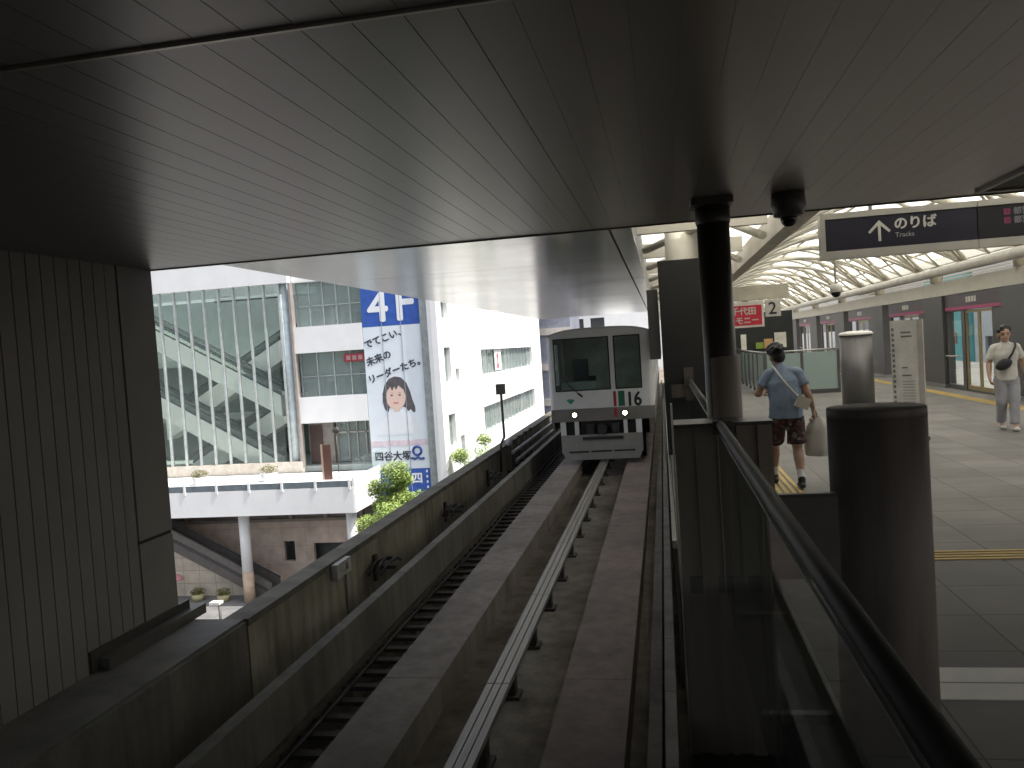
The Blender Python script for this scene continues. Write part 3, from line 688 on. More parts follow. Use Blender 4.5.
# hanging red sign and number plate, cream beam
hb = thing1(MB().box(1.2, 2.95, 20.1, 20.5, 2.60, 2.92), "cross_beam", mat("beam_cream2", (.52, .48, .38), .5), (2, 20.2, 2.6), "short cream cross beam above the red hanging sign", "beam", None, .02)
rs = root("red_sign", (1.9, 20, 2), "white framed red hanging sign with white Japanese lettering", "sign")
REDS = mat("sign_red", (.55, .02, .045), .45)
MB().box(1.22, 2.36, 20.02, 20.10, 1.96, 2.56).build("frame", mat("sign_frame_white", (.7, .67, .6), .5), rs, .005)
MB().box(1.27, 2.31, 20.008, 20.019, 2.01, 2.47).build("panel", REDS, rs)
text("千代田", "lettering", SWH, rs, .19, facing(1.62, 20.005, 2.27), .002, .006); text("セレモニー", "lettering", SWH, rs, .18, facing(1.36, 20.005, 2.06), .002, .006, sx=.98)
np_ = root("number_sign", (2.55, 20, 2.2), "square white hanging plate with a black 2", "sign")
MB().box(2.40, 2.74, 20.02, 20.10, 2.18, 2.57).build("plate", mat("plate_white", (.58, .56, .5), .5), np_, .005)
text("2", "digit", BLACK, np_, .40, facing(2.455, 20.015, 2.235), .002, .004)
# buildings outside beyond the platform doors
ob = root("office_building", (26, 40, -11.2), "pale building with turquoise panels seen through the platform doors", "building")
OW = mat("office_wall", (.62, .62, .61), .6, 0, .05, .4)
holes = [(9+i*3.2, 11.2+i*3.2, z_, z_+1.5) for i in range(17) for z_ in (-4.4, -.9, 2.6, 6.0)]+[(76+i*3.2, 78.2+i*3.2, z_, z_+1.5) for i in range(14) for z_ in (-4.4, -.9, 2.6, 6.0)]
b = MB(); grid_wall(b, 'X', 22, 22.4, 8, 64.4, -11.2, 9, holes); grid_wall(b, 'X', 22, 22.4, 74.6, 124, -11.2, 9, holes); b.build("wall", OW, ob)
for ya, yb in ((8, 64.4), (74.6, 124)): MB().box(22.2, 22.25, ya, yb, -11, 9).build("window_band", DARKWIN, ob)
MB().box(21.7, 22.3, 64.5, 74.5, -1.4, 5.2).build("turquoise_wall", mat("turquoise", (.16, .50, .50), .5), ob)
MB().box(21.9, 22.3, 64.5, 74.5, -11.2, -1.41).build("lower_wall", OW, ob)
MB().box(21.62, 21.69, 67, 69, .1, .9).build("brown_panel", mat("panel_orange", (.4, .2, .1), .6), ob)
MB().box(22.42, 36, 8, 124, -11.2, 8.9).build("block", OW, ob)
tb = root("white_block", (16, 70, -11.2), "white apartment building beyond the far end of the platform", "building")
b = MB(); grid_wall(b, 'Y', 90, 90.4, -6, 26, -11.2, 16, [(-4+i*4, -1.5+i*4, z_, z_+1.6) for i in range(7) for z_ in (-2, 1.5, 5, 8.5, 12)]); b.build("wall", WHITE, tb)
MB().box(-6, 26, 90.15, 90.2, -11, 15.8).build("window", DARKWIN, tb)

# ================================================================== SHOPPING BUILDING ACROSS THE STREET
FY = 45.0
sm = root("shopping_building", (-20, FY, -11.2), "white shopping building with glass stair hall, bands and terrace across the street", "building")
MULL = mat("mullion_alu", (.52, .56, .55), .4, .4)
SHAD = mat("interior_grey", (.62, .66, .65), .7, 0, .08, .6)
b = MB()
b.box(-36, -20.95, FY-.3, FY+.15, 6.5, 9.2); b.box(-36, -20.95, FY+8.3, FY+9, 6.5, 9.2); b.box(-20.95, -12.6, FY+1.2, FY+9, 6.5, 9.2); b.build("parapet", WHITE, sm)
for z0, z1, y0 in ((2.4, 3.92, 0), (-1.68, -.17, 0), (6.5, 8.5, .2)): MB().box(-20.9, -16.75, FY+y0, FY+1.5, z0, z1).build("white_band", WHITE, sm)
# glass stair hall
b = MB(); b.box(-36, -21.0, FY+8.0, FY+8.3, -4.2, 6.5); b.box(-36, -35.8, FY, FY+8, -4.2, 6.5); b.box(-36, -16.75, FY+.1, FY+8, -4.5, -4.2)
b.box(-36, -21, FY+5.6, FY+8, 2.1, 2.5); b.box(-36, -21, FY+5.6, FY+8, -1.6, -1.2); b.build("hall_interior", mat("hall_grey", (.31, .35, .335), .7, 0, .08, .6), sm)
MB().box(-36, -21, FY+.16, FY+8.29, 6.6, 6.62).build("added_glass_roof", GL_CLEAR, sm)  # unseen glass roof, added to let daylight into the hall
gh = MB().box(-36, -21.95, FY+.06, FY+.075, -3.85, 6.46).build("hall_glass", GL_MALL, sm)
x = -35.9
while x < -21: MB().box(x-.055, x+.055, FY-.14, FY+.05, -3.85, 6.5).build("mullion", MULL, gh); x += .952
MB().box(-36, -20.9, FY-.2, FY+.3, -4.5, -3.86).build("hall_plinth", mat("plinth_beige", (.55, .50, .43), .6), sm)
MB().lathe([(.33, -4.2), (.33, 6.5)], -21.5, FY+.35, 24).build("round_column", mat("col_bluegrey", (.56, .64, .67), .4, .1), sm)
b = MB(); b.box(-21.02, -20.88, FY-.15, FY+.3, -4.2, 6.5); b.build("corner_post", mat("post_brown", (.30, .27, .25), .5), sm)
# window strips between the bands
def strip(z0, z1, n, name, lit):
    wd = MB().box(-20.85, -16.75, FY+.55, FY+.57, z0, z1).build(name, GL_WIN, sm)
    b = MB()
    for i in range(n+1):
        x = -20.85+4.1*i/n; b.box(x-.03, x+.03, FY+.50, FY+.60, z0, z1)
    b.box(-20.85, -16.75, FY+.5, FY+.6, z0+(z1-z0)*.45, z0+(z1-z0)*.45+.05); b.build("mullion", MULL, wd)
    MB().box(-20.85, -16.75, FY+3.2, FY+3.3, z0-.2, z1+.2).build("back_panel", mat("shop_back", (.55, .57, .54), .7, 0, .25, .8), wd)
    b = MB()
    for i in range(6):
        x = -20.4+i*.68; hh = .7+.8*random.random(); b.box(x, x+.2+.25*random.random(), FY+1.6, FY+2.2, z0-.1, z0+hh)
    b.build("display", mat("shop_display", (.10, .10, .11), .6, 0, .5, 1.1), wd)
strip(3.93, 6.48, 5, "window", 1); strip(-.16, 2.38, 4, "window", 1)
rs2 = thing1(MB().box(-18.1, -16.85, FY+.35, FY+.49, 1.75, 2.2), "shop_sign", mat("shop_red", (.36, .03, .05), .5), (-17.5, FY+.4, 1.8), "small dark red shop sign in the upper shop window", "sign")
b = MB()
for q in range(3): b.box(-17.95+.36*q, -17.7+.36*q, FY+.335, FY+.349, 1.84, 2.1)
b.build("lettering", mat("shop_letter", (.5, .3, .3), .5), rs2)
# entrance on the terrace
for xa, xb, ya, yb in ((-20.85, -19.3, .9, 1.1), (-17.0, -16.75, .6, 1.4)): MB().box(xa, xb, FY+ya, FY+yb, -4.2, -1.7).build("entrance_wall", mat("entrance_stone", (.22, .20, .175), .6), sm)
MB().box(-20.75, -20.0, FY+.8, FY+.895, -4.1, -1.9).build("brown_door", mat("brown_panel", (.06, .035, .03), .5), sm)
ed = MB().box(-19.2, -17.1, FY+1.25, FY+1.27, -4.15, -1.72).build("entrance_glass", GL_WIN, sm)
b = MB()
for x in (-19.2, -18.5, -17.95, -17.4, -17.1): b.box(x-.035, x+.035, FY+1.18, FY+1.24, -4.15, -1.72)
b.box(-19.2, -17.1, FY+1.18, FY+1.24, -2.45, -2.35); b.build("door_frame", mat("entrance_frame", (.34, .33, .30), .5), ed)
MB().box(-20.85, -16.75, FY+3.0, FY+3.1, -4.2, -1.7).build("entrance_back", DARKWIN, sm)
# banner column and white corner
b = MB(); b.box(-16.74, -13.3, FY+.2, FY+3, -11.2, 8.5); b.build("banner_wall", SHAD, sm)
MB().box(-13.28, -12.86, FY-.1, FY+.8, -11.2, 8.5).build("metal_column", mat("column_steel", (.33, .36, .37), .35, .6), sm, .04)
WX = -12.3
wins = [(46.0, 47.4, .15, 2.2), (46.0, 47.6, -3.6, -1.7), (45.9, 47.4, 3.9, 5.0), (55.8, 78.4, .2, 1.97), (55.6, 78.6, -3.8, -2.0), (48.4, 49.3, -.0, .9), (48.6, 49.6, -4.6, -3.2)]
b = MB(); grid_wall(b, 'X', WX-.35, WX, FY-.15, 84.2, -11.2, 8.2, wins); b.box(-12.855, WX-.352, FY-.12, FY+.5, -11.2, 8.2); b.build("white_wall", WHITE, sm)
for (a_, e_, z0, z1) in wins:
    wd = MB().box(WX-.30, WX-.29, a_, e_, z0, z1).build("window", GL_WIN, sm)
    b = MB(); k = max(2, int((e_-a_)/1.6)) if e_-a_ > 3 else 5 if a_ == 46.0 and z0 > 0 else 2
    for i in range(k+1):
        y = a_+(e_-a_)*i/k; b.box(WX-.33, WX-.24, y-.03, y+.03, z0, z1)
    b.build("mullion", MULL, wd)
    MB().box(WX-1.6, WX-1.5, a_-.3, e_+.3, z0-.3, z1+.3).build("back_panel", mat("office_back", (.40, .42, .40), .7, 0, .35, .9), wd)
rp2 = thing1(MB().box(WX-.20, WX-.17, 61.2, 63.8, .35, 1.9), "window_poster", mat("poster_white", (.75, .74, .72), .5), (WX-.2, 62, .4), "small poster with pink figures in the white wall's upper window", "poster")
b = MB(); b.ball((WX-.16, 62.3, 1.45), .02, .4, .2, 2); b.box(WX-.169, WX-.15, 61.9, 62.7, .5, .8); b.box(WX-.169, WX-.15, 62.2, 62.5, .8, 1.3); b.build("figure", mat("poster_pink", (.5, .12, .16), .5), rp2)
b = MB(); b.box(WX-18, WX-.36, FY+8, 84, 6.4, 6.6); b.box(WX-24, WX-1.7, FY+3.2, 84, -11.2, -4.6); b.build("core", SHAD, sm)
# terrace with pillars
b = MB(); b.box(-36, -16.4, 41, FY-.35, -6.0, -4.5); b.build("terrace", WHITE, sm, .03)
b = MB(); b.box(-36, -16.35, 40.88, 41.0-.004, -6.18, -4.81); b.box(-16.396, -16.28, 40.9, FY, -6.18, -4.3); b.build("terrace_fascia", WHITE, sm)
MB().box(-36, -16.5, 40.90, 40.99, -4.80, -4.47).build("terrace_glass", mat("strip_bluegrey", (.14, .17, .19), .3), sm)
x = -35.6
while x < -16.6: MB().box(x, x+.12, 40.84, 40.895, -4.95, -4.40).build("terrace_post", WHITE, sm); x += 1.9
rg = MB().box(-16.36, -16.34, 41, FY, -4.3, -3.4).build("terrace_side_glass", GL_MALL, sm)
for px_ in (-23.3, -17.0):
    p_ = MB().lathe([(.29, -9.5), (.29, -6.0)], px_, 42, 24).build("terrace_pillar", WHITE, sm)
    MB().lathe([(.31, -11.2), (.31, -9.502)], px_, 42, 24).build("pillar_base", mat("pillar_stone", (.50, .38, .28), .6), p_)
# wall below the terrace
b = MB(); grid_wall(b, 'Y', FY+.7, FY+1, -36, -16.75, -11.2, -7.45, [(-21.0, -18.2, -11.2, -8.85), (-22.9, -22.2, -9.9, -8.7)]); b.build("lower_wall", STONE2, sm)
b = MB(); b.box(-36, -16.75, FY+.75, FY+.95, -7.4, -6.1); b.build("lower_windows", mat("brown_window_band", (.13, .10, .085), .4, 0, .4, .7), sm)
b = MB(); b.box(-36, -16.75, FY+.55, FY+.74, -7.5, -7.35)
for x in (-29.2, -25.8, -22.4, -20.2, -18.0): b.box(x, x+.22, FY+.6, FY+.74, -7.35, -6.1)
b.build("lower_trim", mat("trim_brown", (.2, .165, .14), .5), sm)
MB().box(-22.95, -18, FY+1.6, FY+1.7, -11.2, -8.6).build("lower_back", DARKWIN, sm)
# stone wedge wall under the street escalator
b = MB(); b.prism([(-36, -11.2), (-22.6, -11.2), (-22.6, -10.9), (-29.4, -7.55), (-36, -4.3)], 'Y', 43.2, 43.8); b.build("stair_wall", STONE, sm)
# escalators
ETR = mat("escalator_cream", (.86, .85, .80), .5, 0, .03); EDK = mat("escalator_dark", (.06, .065, .07), .4)
EGL = glass("escalator_glass", (.62, .67, .66), 1.4, .05, (.3, .33, .33), .3)
def escalator(xa, za, xb, zb, Y, label, h=1.25, tm=ETR, bh=.55, bm_=None):
    r = root("escalator", ((xa+xb)/2, Y, min(za, zb)-h), label, "escalator", "escalators of the shopping building")
    MB().prism([(xa, za), (xb, zb), (xb, zb-h), (xa, za-h)], 'Y', Y, Y+1.3).build("truss", tm, r)
    b = MB(); b.prism([(xa, za+bh), (xb, zb+bh), (xb, zb+.005), (xa, za+.005)], 'Y', Y+.1, Y+.13); b.prism([(xa, za+bh), (xb, zb+bh), (xb, zb+.005), (xa, za+.005)], 'Y', Y+1.17, Y+1.2); b.build("balustrade", bm_ or EGL, r)
    b = MB()
    for q in (.115, 1.185): b.tube([(xa, Y+q, za+bh+.03), (xb, Y+q, zb+bh+.03)], .045, 8)
    b.prism([(xa, za+.11), (xb, zb+.11), (xb, zb+.02), (xa, za+.02)], 'Y', Y+.02, Y+.09); b.build("handrail", EDK, r)
escalator(-34, 6.5, -22.4, 0.0, FY+.8, "upper escalator descending to the right inside the glass hall")
escalator(-31.0, -1.2, -22.0, 3.85, FY+2.3, "upper escalator rising to the right behind another in the glass hall")
escalator(-34.5, 2.75, -23.1, -3.75, FY+.8, "lower escalator descending to the right inside the glass hall")
escalator(-29.4, -4.0, -21.9, .02, FY+2.3, "lower escalator rising to the right at the back of the glass hall")
escalator(-33.0, -5.3, -22.3, -10.95, 41.6+1.0, "dark outdoor escalator descending to the street under the terrace", .55, mat("escalator_brown", (.10, .09, .08), .5), .6, mat("balustrade_brown", (.13, .118, .108), .4))

# banner
bn = root("banner", (-15, FY-.1, -6.5), "tall advertising banner with blue 4F, slanted Japanese text and a portrait", "banner")
BBL = mat("banner_blue", (.03, .10, .42), .5); BWH = mat("banner_white", (.72, .78, .84), .5, 0, .03, .6); BTX = mat("banner_text", (.04, .045, .06), .6)
BWT = mat("banner_letter_white", (.80, .82, .85), .5, 0, .01)
for i in range(3):
    xa = -16.72+i*1.14; xb = xa+1.13 if i < 2 else -13.31
    c_ = MB().box(xa, xb, FY+.02, FY+.1, -4.55, 3.62).build("white_panel", BWH, bn)
    if i: MB().box(xa-.022, xa+.012, FY+.004, FY+.0195 if 0 else FY+.0188, -8, 6.4).build("seam", mat("seam_grey", (.30, .33, .37), .6), bn)
    MB().box(xa, xb, FY+.02, FY+.1, 3.63, 6.4).build("blue_panel", BBL, bn)
    MB().box(xa, xb, FY+.02, FY+.1, -8.0, -4.56).build("blue_panel", BBL, bn)
text("4", "floor_number", BWT, bn, 2.55, facing(-16.35, FY+.012, 3.92), .004, .05, sx=.98); text("F", "floor_number", BWT, bn, 2.75, facing(-14.78, FY+.012, 3.92), .004, .05, sx=.95)
for s_, x_, z_, sz in (("でてこい、", -16.62, 2.42, .52), ("未来の", -16.58, 1.42, .52), ("リーダーたち。", -16.55, .42, .51)):
    text(s_, "slogan", BTX, bn, sz, facing(x_, FY+.012, z_, R(17)), .003, .02)
text("四谷大塚", "company_name", BTX, bn, .56, facing(-16.55, FY+.012, -4.0), .003, .018, sx=.98)
SWB = mat("swirl_blue", (.02, .05, .25), .5)
b = MB(); b.tube([(-14.0+.24*math.cos(a*.35+.6), FY+.01, -3.55+.24*math.sin(a*.35+.6)) for a in range(19)], .07, 8)
b.tube([(-14.35, FY+.01, -3.95), (-14.15, FY+.01, -4.02), (-14.0, FY+.01, -3.92), (-13.8, FY+.01, -4.02), (-13.6, FY+.01, -3.98)], .07, 8); b.build("company_mark", SWB, bn)
text("日", "lettering", BWT, bn, .68, facing(-15.42, FY+.012, -5.35), .003, .02); text("四", "lettering", BWT, bn, .68, facing(-14.45, FY+.012, -5.35), .003, .02)
b = MB()
for k in range(9): b.box(-13.56, -13.46, FY+.01, FY+.018, -4.8-.3*k, -4.66-.3*k)
b.build("small_print", BWT, bn)
# printed portrait: flat shapes on the banner
pt = MB()
HX, HZ = -14.98, -.45
def ell(cx, cz, rx, rz, y0, n=28, a0=0, a1=360): return [(cx+rx*math.cos(R(a0+(a1-a0)*i/n)), cz+rz*math.sin(R(a0+(a1-a0)*i/n))) for i in range(n+(a1-a0 < 360))]
pt.prism([(HX-.50, HZ-.72), (HX-.66, HZ-.58), (HX-.76, HZ-.25), (HX-.74, HZ+.15), (HX-.6, HZ+.55), (HX-.36, HZ+.82), (HX-.05, HZ+.92), (HX+.28, HZ+.86), (HX+.56, HZ+.6), (HX+.72, HZ+.2), (HX+.82, HZ-.2), (HX+.93, HZ-.5), (HX+.94, HZ-.74), (HX+.82, HZ-.78), (HX+.7, HZ-.62), (HX+.56, HZ-.7), (HX+.4, HZ-.5), (HX-.4, HZ-.5)], 'Y', FY+.014, FY+.0195)
ph = pt.build("portrait_hair", mat("print_hair", (.10, .09, .10), .6, 0, .2, 5), bn)
pt = MB(); pt.prism(ell(HX-.05, HZ-.02, .52, .60, 0), 'Y', FY+.010, FY+.0135); pt.prism([(HX-.22, HZ-.7), (HX+.12, HZ-.7), (HX+.1, HZ-.45), (HX-.2, HZ-.45)], 'Y', FY+.0102, FY+.0136); pt.build("portrait_face", mat("print_skin", (.72, .53, .46), .6, 0, .02), bn)
pt = MB(); pt.prism([(HX-.58, HZ+.02), (HX-.58, HZ+.4), (HX-.3, HZ+.72), (HX-.05, HZ+.78), (HX+.3, HZ+.7), (HX+.5, HZ+.35), (HX+.47, HZ+.02), (HX+.38, HZ+.3), (HX+.12, HZ+.5), (HX+.0, HZ+.3), (HX-.1, HZ+.46), (HX-.22, HZ+.26), (HX-.3, HZ+.46), (HX-.46, HZ+.3)], 'Y', FY+.006, FY+.0095); pt.prism([(HX-.34, HZ+.15), (HX-.24, HZ+.19), (HX-.14, HZ+.16), (HX-.24, HZ+.175)], 'Y', FY+.006, FY+.0095); pt.prism([(HX+.06, HZ+.16), (HX+.16, HZ+.19), (HX+.26, HZ+.15), (HX+.16, HZ+.175)], 'Y', FY+.006, FY+.0095); pt.prism(ell(HX-.26, HZ+.06, .075, .035, 0, 12), 'Y', FY+.006, FY+.0095); pt.prism(ell(HX+.16, HZ+.06, .075, .035, 0, 12), 'Y', FY+.006, FY+.0095); pt.build("portrait_fringe", MATS["print_hair"], bn)
pt = MB(); pt.prism(ell(HX-.05, HZ-.26, .15, .08, 0, 12, 180, 360), 'Y', FY+.006, FY+.0095); pt.prism(ell(HX-.05, HZ-.265, .11, .035, 0, 12, 180, 360), "Y", FY+.003, FY+.0058); pt.build("portrait_mouth", mat("print_lip", (.62, .22, .22), .6), bn)
pt = MB(); pt.prism([(HX-1.15, HZ-1.75), (HX-1.0, HZ-1.2), (HX-.6, HZ-.85), (HX-.22, HZ-.7), (HX+.12, HZ-.7), (HX+.55, HZ-.85), (HX+.95, HZ-1.15), (HX+1.15, HZ-1.75)], 'Y', FY+.012, FY+.0185); pt.build("portrait_shirt", mat("print_shirt", (.74, .77, .82), .6, 0, .015), bn)
for ch in bn.children:
    if ch.name.startswith("portrait"):
        for v in ch.data.vertices:
            p = v.co+bn.location; v.co = Vector((HX+(p.x-HX)*1.12, p.y, HZ+.05+(p.z-HZ)*1.24))-bn.location
pt = MB(); pt.box(-16.7, -13.33, FY+.0145, FY+.0188, -3.25, -2.9); pt.build("pink_band", mat("print_pink", (.70, .60, .66), .6), bn)

# planters on the terrace, street furniture
LEAF = mat("leaf_green", (.085, .15, .03), .6, 0, .35, 5); LEAF2 = mat("leaf_bright", (.30, .40, .10), .6, 0, .35, 5); LEAFY = mat("leaf_olive", (.16, .15, .04), .6, 0, .3, 5)
BARK = mat("bark", (.09, .065, .045), .9, 0, .3, 8, bump=.5)
def leaves(mb, c, rx, ry, rz, n, s):
    for _ in range(n):
        d = Vector((random.gauss(0, 1), random.gauss(0, 1), random.gauss(0, 1))).normalized()*(random.random()**.4)
        p = Vector((c[0]+d.x*rx, c[1]+d.y*ry, c[2]+d.z*rz))
        q = Matrix.Rotation(random.random()*6.28, 3, 'Z') @ Matrix.Rotation(random.uniform(-1.1, 1.1), 3, 'X') @ Matrix.Rotation(random.random()*6.28, 3, 'Z')
        k = s*random.uniform(.6, 1.3)
        vs = [mb.bm.verts.new(p+q @ Vector(v)) for v in ((-k, 0, 0), (0, -k*.45, .1*k), (k, 0, 0), (0, k*.45, .1*k))]
        mb.bm.faces.new(vs)
def planter(x, y, z, w_, lm, label, pot):
    r = root("planter", (x, y, z), label, "planter", "planters around the shopping building")
    MB().lathe([(w_*.42, z), (w_*.5, z+w_*.5)], x, y, 18).build("pot", pot, r)
    b = MB(); leaves(b, (x, y, z+w_*.68), w_*.6, w_*.55, w_*.3, 420, .055); b.build("shrub", lm, r)
PW = mat("pot_white", (.7, .68, .66), .6); PY = mat("pot_yellow", (.40, .37, .20), .6)
planter(-21.55, 41.9, -4.5, .95, LEAFY, "white planter with olive shrub on the terrace before the entrance", PW)
planter(-25.55, 41.7, -4.5, .85, LEAFY, "white planter with olive shrub on the terrace below the glass hall", PW)
planter(-26.7, 42.4, -11.2, .75, LEAFY, "yellow green planter on the street by the stone wedge wall", PY)
planter(-25.0, 42.2, -11.2, .75, LEAFY, "yellow planter with pale flowers nearest the white terrace pillar", PY)
pk = root("parasol", (-27.9, 42.0, -11.2), "small pink parasol at the edge of the panel wall on the street", "parasol")
MB().lathe([(.52, -9.98), (.50, -9.9), (.28, -9.72), (.02, -9.62)], -28.0, 42.3, 16).build("canopy", mat("pink_cloth", (.55, .26, .28), .7), pk)
MB().tube([(-28, 42.3, -11.2), (-28, 42.3, -9.6)], .03, 8).build("pole", DARKMETAL, pk)
sl = root("street_lamp", (-21.0, 36, -11.2), "short street lamp with pale head behind the ledge end", "street lamp")
MB().tube([(-20.75, 34.6, -11.2), (-20.75, 34.6, -9.0)], .06, 10).build("pole", DARKMETAL, sl)
MB().box(-21.15, -20.65, 34.4, 34.8, -9.0, -8.88).build("lamp_head", mat("lamp_pale", (.6, .58, .54), .5), sl, .03)
sgn = root("terrace_sign", (-18.3, 41.6, -4.5), "brown upright sign board with pale edge on the terrace corner", "sign")
MB().box(-18.2, -17.75, 41.6, 41.66, -4.5, -2.6).build("board", mat("brown_board", (.10, .045, .03), .5), sgn)
MB().box(-18.32, -18.205, 41.6, 41.68, -4.5, -2.6).build("edge", mat("board_edge", (.42, .30, .22), .5), sgn)
pc = root("sign_post", (-17.6, 41.8, -4.5), "slim post with dark round head on the terrace corner", "post")
MB().tube([(-17.45, 41.8, -4.5), (-17.45, 41.8, -2.0)], .03, 8).build("post", DARKMETAL, pc)
MB().ball((-17.45, 41.8, -1.9), .2, .06, .2, 2).build("head", DARKMETAL, pc)
def tree(x, y, h, cr, lm, label, n=26000):
    r = root("street_tree", (x, y, -11.2), label, "tree", "young green trees along the street")
    b = MB(); b.tube([(x, y, -11.2), (x+.05, y, -11.2+h*.35), (x-.05, y+.05, -11.2+h*.7)], .12, 10, True, .05)
    cl = []
    for k in range(13):
        a = k*2.4; rr = cr*random.uniform(.25, .92); z = -11.2+h*random.uniform(.55, .95)
        c = (x+rr*math.cos(a), y+rr*math.sin(a), z); cl.append(c)
        b.tube([(x, y, -11.2+h*.45), ((x+c[0])/2, (y+c[1])/2, (z-11.2+h*.5)/2), c], .035, 6, True, .012)
    b.build("trunk", BARK, r)
    b = MB()
    for c in cl+[(x, y, -11.2+h*.93), (x+.2, y, -11.2+h*.75)]:
        q = cr*random.uniform(.26, .46); leaves(b, c, q, q, q*.75, n//15, .07)
    b.build("crown", lm, r)
tree(-13.35, 39, 7.9, 1.9, LEAF2, "bright green young tree in front of the banner foot")
tree(-10.3, 46, 8.6, 1.7, LEAF2, "bright green tree top showing over the parapet by the signal lamp", 9000)
pg = root("street_deck", (-10.5, 50, -11.2), "pale street level deck with low glass fence beyond the parapet", "deck")
MB().box(-12.2, -7, 47, 66, -11.2, -7.6).build("deck", mat("deck_pale", (.5, .5, .48), .7), pg)
MB().box(-12.1, -8.2, 46.9, 46.95, -7.6, -3.6).build("deck_glass", GL_MALL, pg)
gb = root("grey_building", (-12, 95, -11.2), "grey striped building strip between the white wall and the train", "building")
MB().box(-14.5, -9.3, 86, 96, -11.2, 9).build("wall", mat("grey_facade", (.20, .21, .26), .6), gb)
for z_ in (-8, -4.3, -.6, 3.1, 6.8): MB().box(-14.6, -9.2, 85.8, 85.99, z_, z_+.7).build("band", mat("grey_band", (.42, .39, .36), .6), gb)
wb = root("white_office", (-4, 120, -11.2), "pale building far behind the train under the soffit edge", "building")
b = MB(); grid_wall(b, 'Y', 120, 120.5, -16, 12, -11.2, 9.5, [(-14+4*i, -11+4*i, z_, z_+1.6) for i in range(6) for z_ in (-4, 0, 4)]); b.build("wall", WHITE, wb)
MB().box(-16, 12, 120.2, 120.3, -11, 9.3).build("window", DARKWIN, wb)

# ================================================================== PEOPLE
SKIN = mat("skin", (.42, .26, .18), .5, 0, .06, 12)
HAIR = mat("black_hair", (.014, .012, .011), .5, 0, .3, 60)
def loft(pts, rads, n=20, hem=()):
    """a tapered limb: elliptical rings (half width, half depth) along the joints, rounded at each joint"""
    b = MB(); P_ = []; Q_ = []
    pts = [Vector(p) for p in pts]; rads = [r if isinstance(r, tuple) else (r, r) for r in rads]
    for i in range(len(pts)-1):
        for k in range(5):
            t = k/5; P_.append(pts[i].lerp(pts[i+1], t)); Q_.append((rads[i][0]*(1-t)+rads[i+1][0]*t, rads[i][1]*(1-t)+rads[i+1][1]*t))
    P_.append(pts[-1]); Q_.append(rads[-1]); rings = []
    for i, p in enumerate(P_):
        d = (P_[min(i+1, len(P_)-1)]-P_[max(0, i-1)]).normalized()
        x_ = Vector((1, 0, 0)); x_ = (x_-d*x_.dot(d)); x_ = x_.normalized() if x_.length > .2 else d.orthogonal().normalized()
        y_ = d.cross(x_)
        rings.append([b.bm.verts.new(p+x_*Q_[i][0]*math.cos(2*math.pi*k/n)+y_*Q_[i][1]*math.sin(2*math.pi*k/n)) for k in range(n)])
    for a_, c_ in zip(rings, rings[1:]):
        for k in range(n): b.bm.faces.new((a_[k], a_[(k+1) % n], c_[(k+1) % n], c_[k]))
    b.bm.faces.new(rings[0][::-1]); b.bm.faces.new(rings[-1])
    for i, (p, r) in enumerate(zip(pts, rads)):
        if i in hem: continue
        b.ball(p, min(r)*.97, min(r)*.97, min(r)*.97, 2)
    bmesh.ops.recalc_face_normals(b.bm, faces=b.bm.faces[:])
    me = bpy.data.meshes.new("limb"); b.bm.to_mesh(me); b.bm.free(); return me
def fuse(meshes, voxel, smooth=2):
    bm = bmesh.new()
    for m_ in meshes: bm.from_mesh(m_)
    me = bpy.data.meshes.new("fuse"); bm.to_mesh(me); bm.free()
    o = bpy.data.objects.new("fuse", me); COL.objects.link(o)
    r_ = o.modifiers.new("r", 'REMESH'); r_.mode = 'VOXEL'; r_.voxel_size = voxel
    if smooth:
        s_ = o.modifiers.new("s", 'SMOOTH'); s_.iterations = smooth; s_.factor = .5
    bpy.context.view_layer.update()
    out = bpy.data.meshes.new_from_object(o.evaluated_get(bpy.context.evaluated_depsgraph_get()))
    bpy.data.objects.remove(o)
    for p in out.polygons: p.use_smooth = True
    return out
def ballmesh(parts):
    b = MB()
    for p in parts: b.ball(*p)
    me = bpy.data.meshes.new("ball"); b.bm.to_mesh(me); b.bm.free(); return me
def mesh_obj(me, name, m_, parent, M):
    off = wloc(parent)
    me.transform(Matrix.Translation(-off) @ M)
    me.materials.clear()
    for q in (m_ if isinstance(m_, list) else [m_]): me.materials.append(q)
    o = bpy.data.objects.new(name, me); COL.objects.link(o); o.parent = parent; me.name = name
    return o
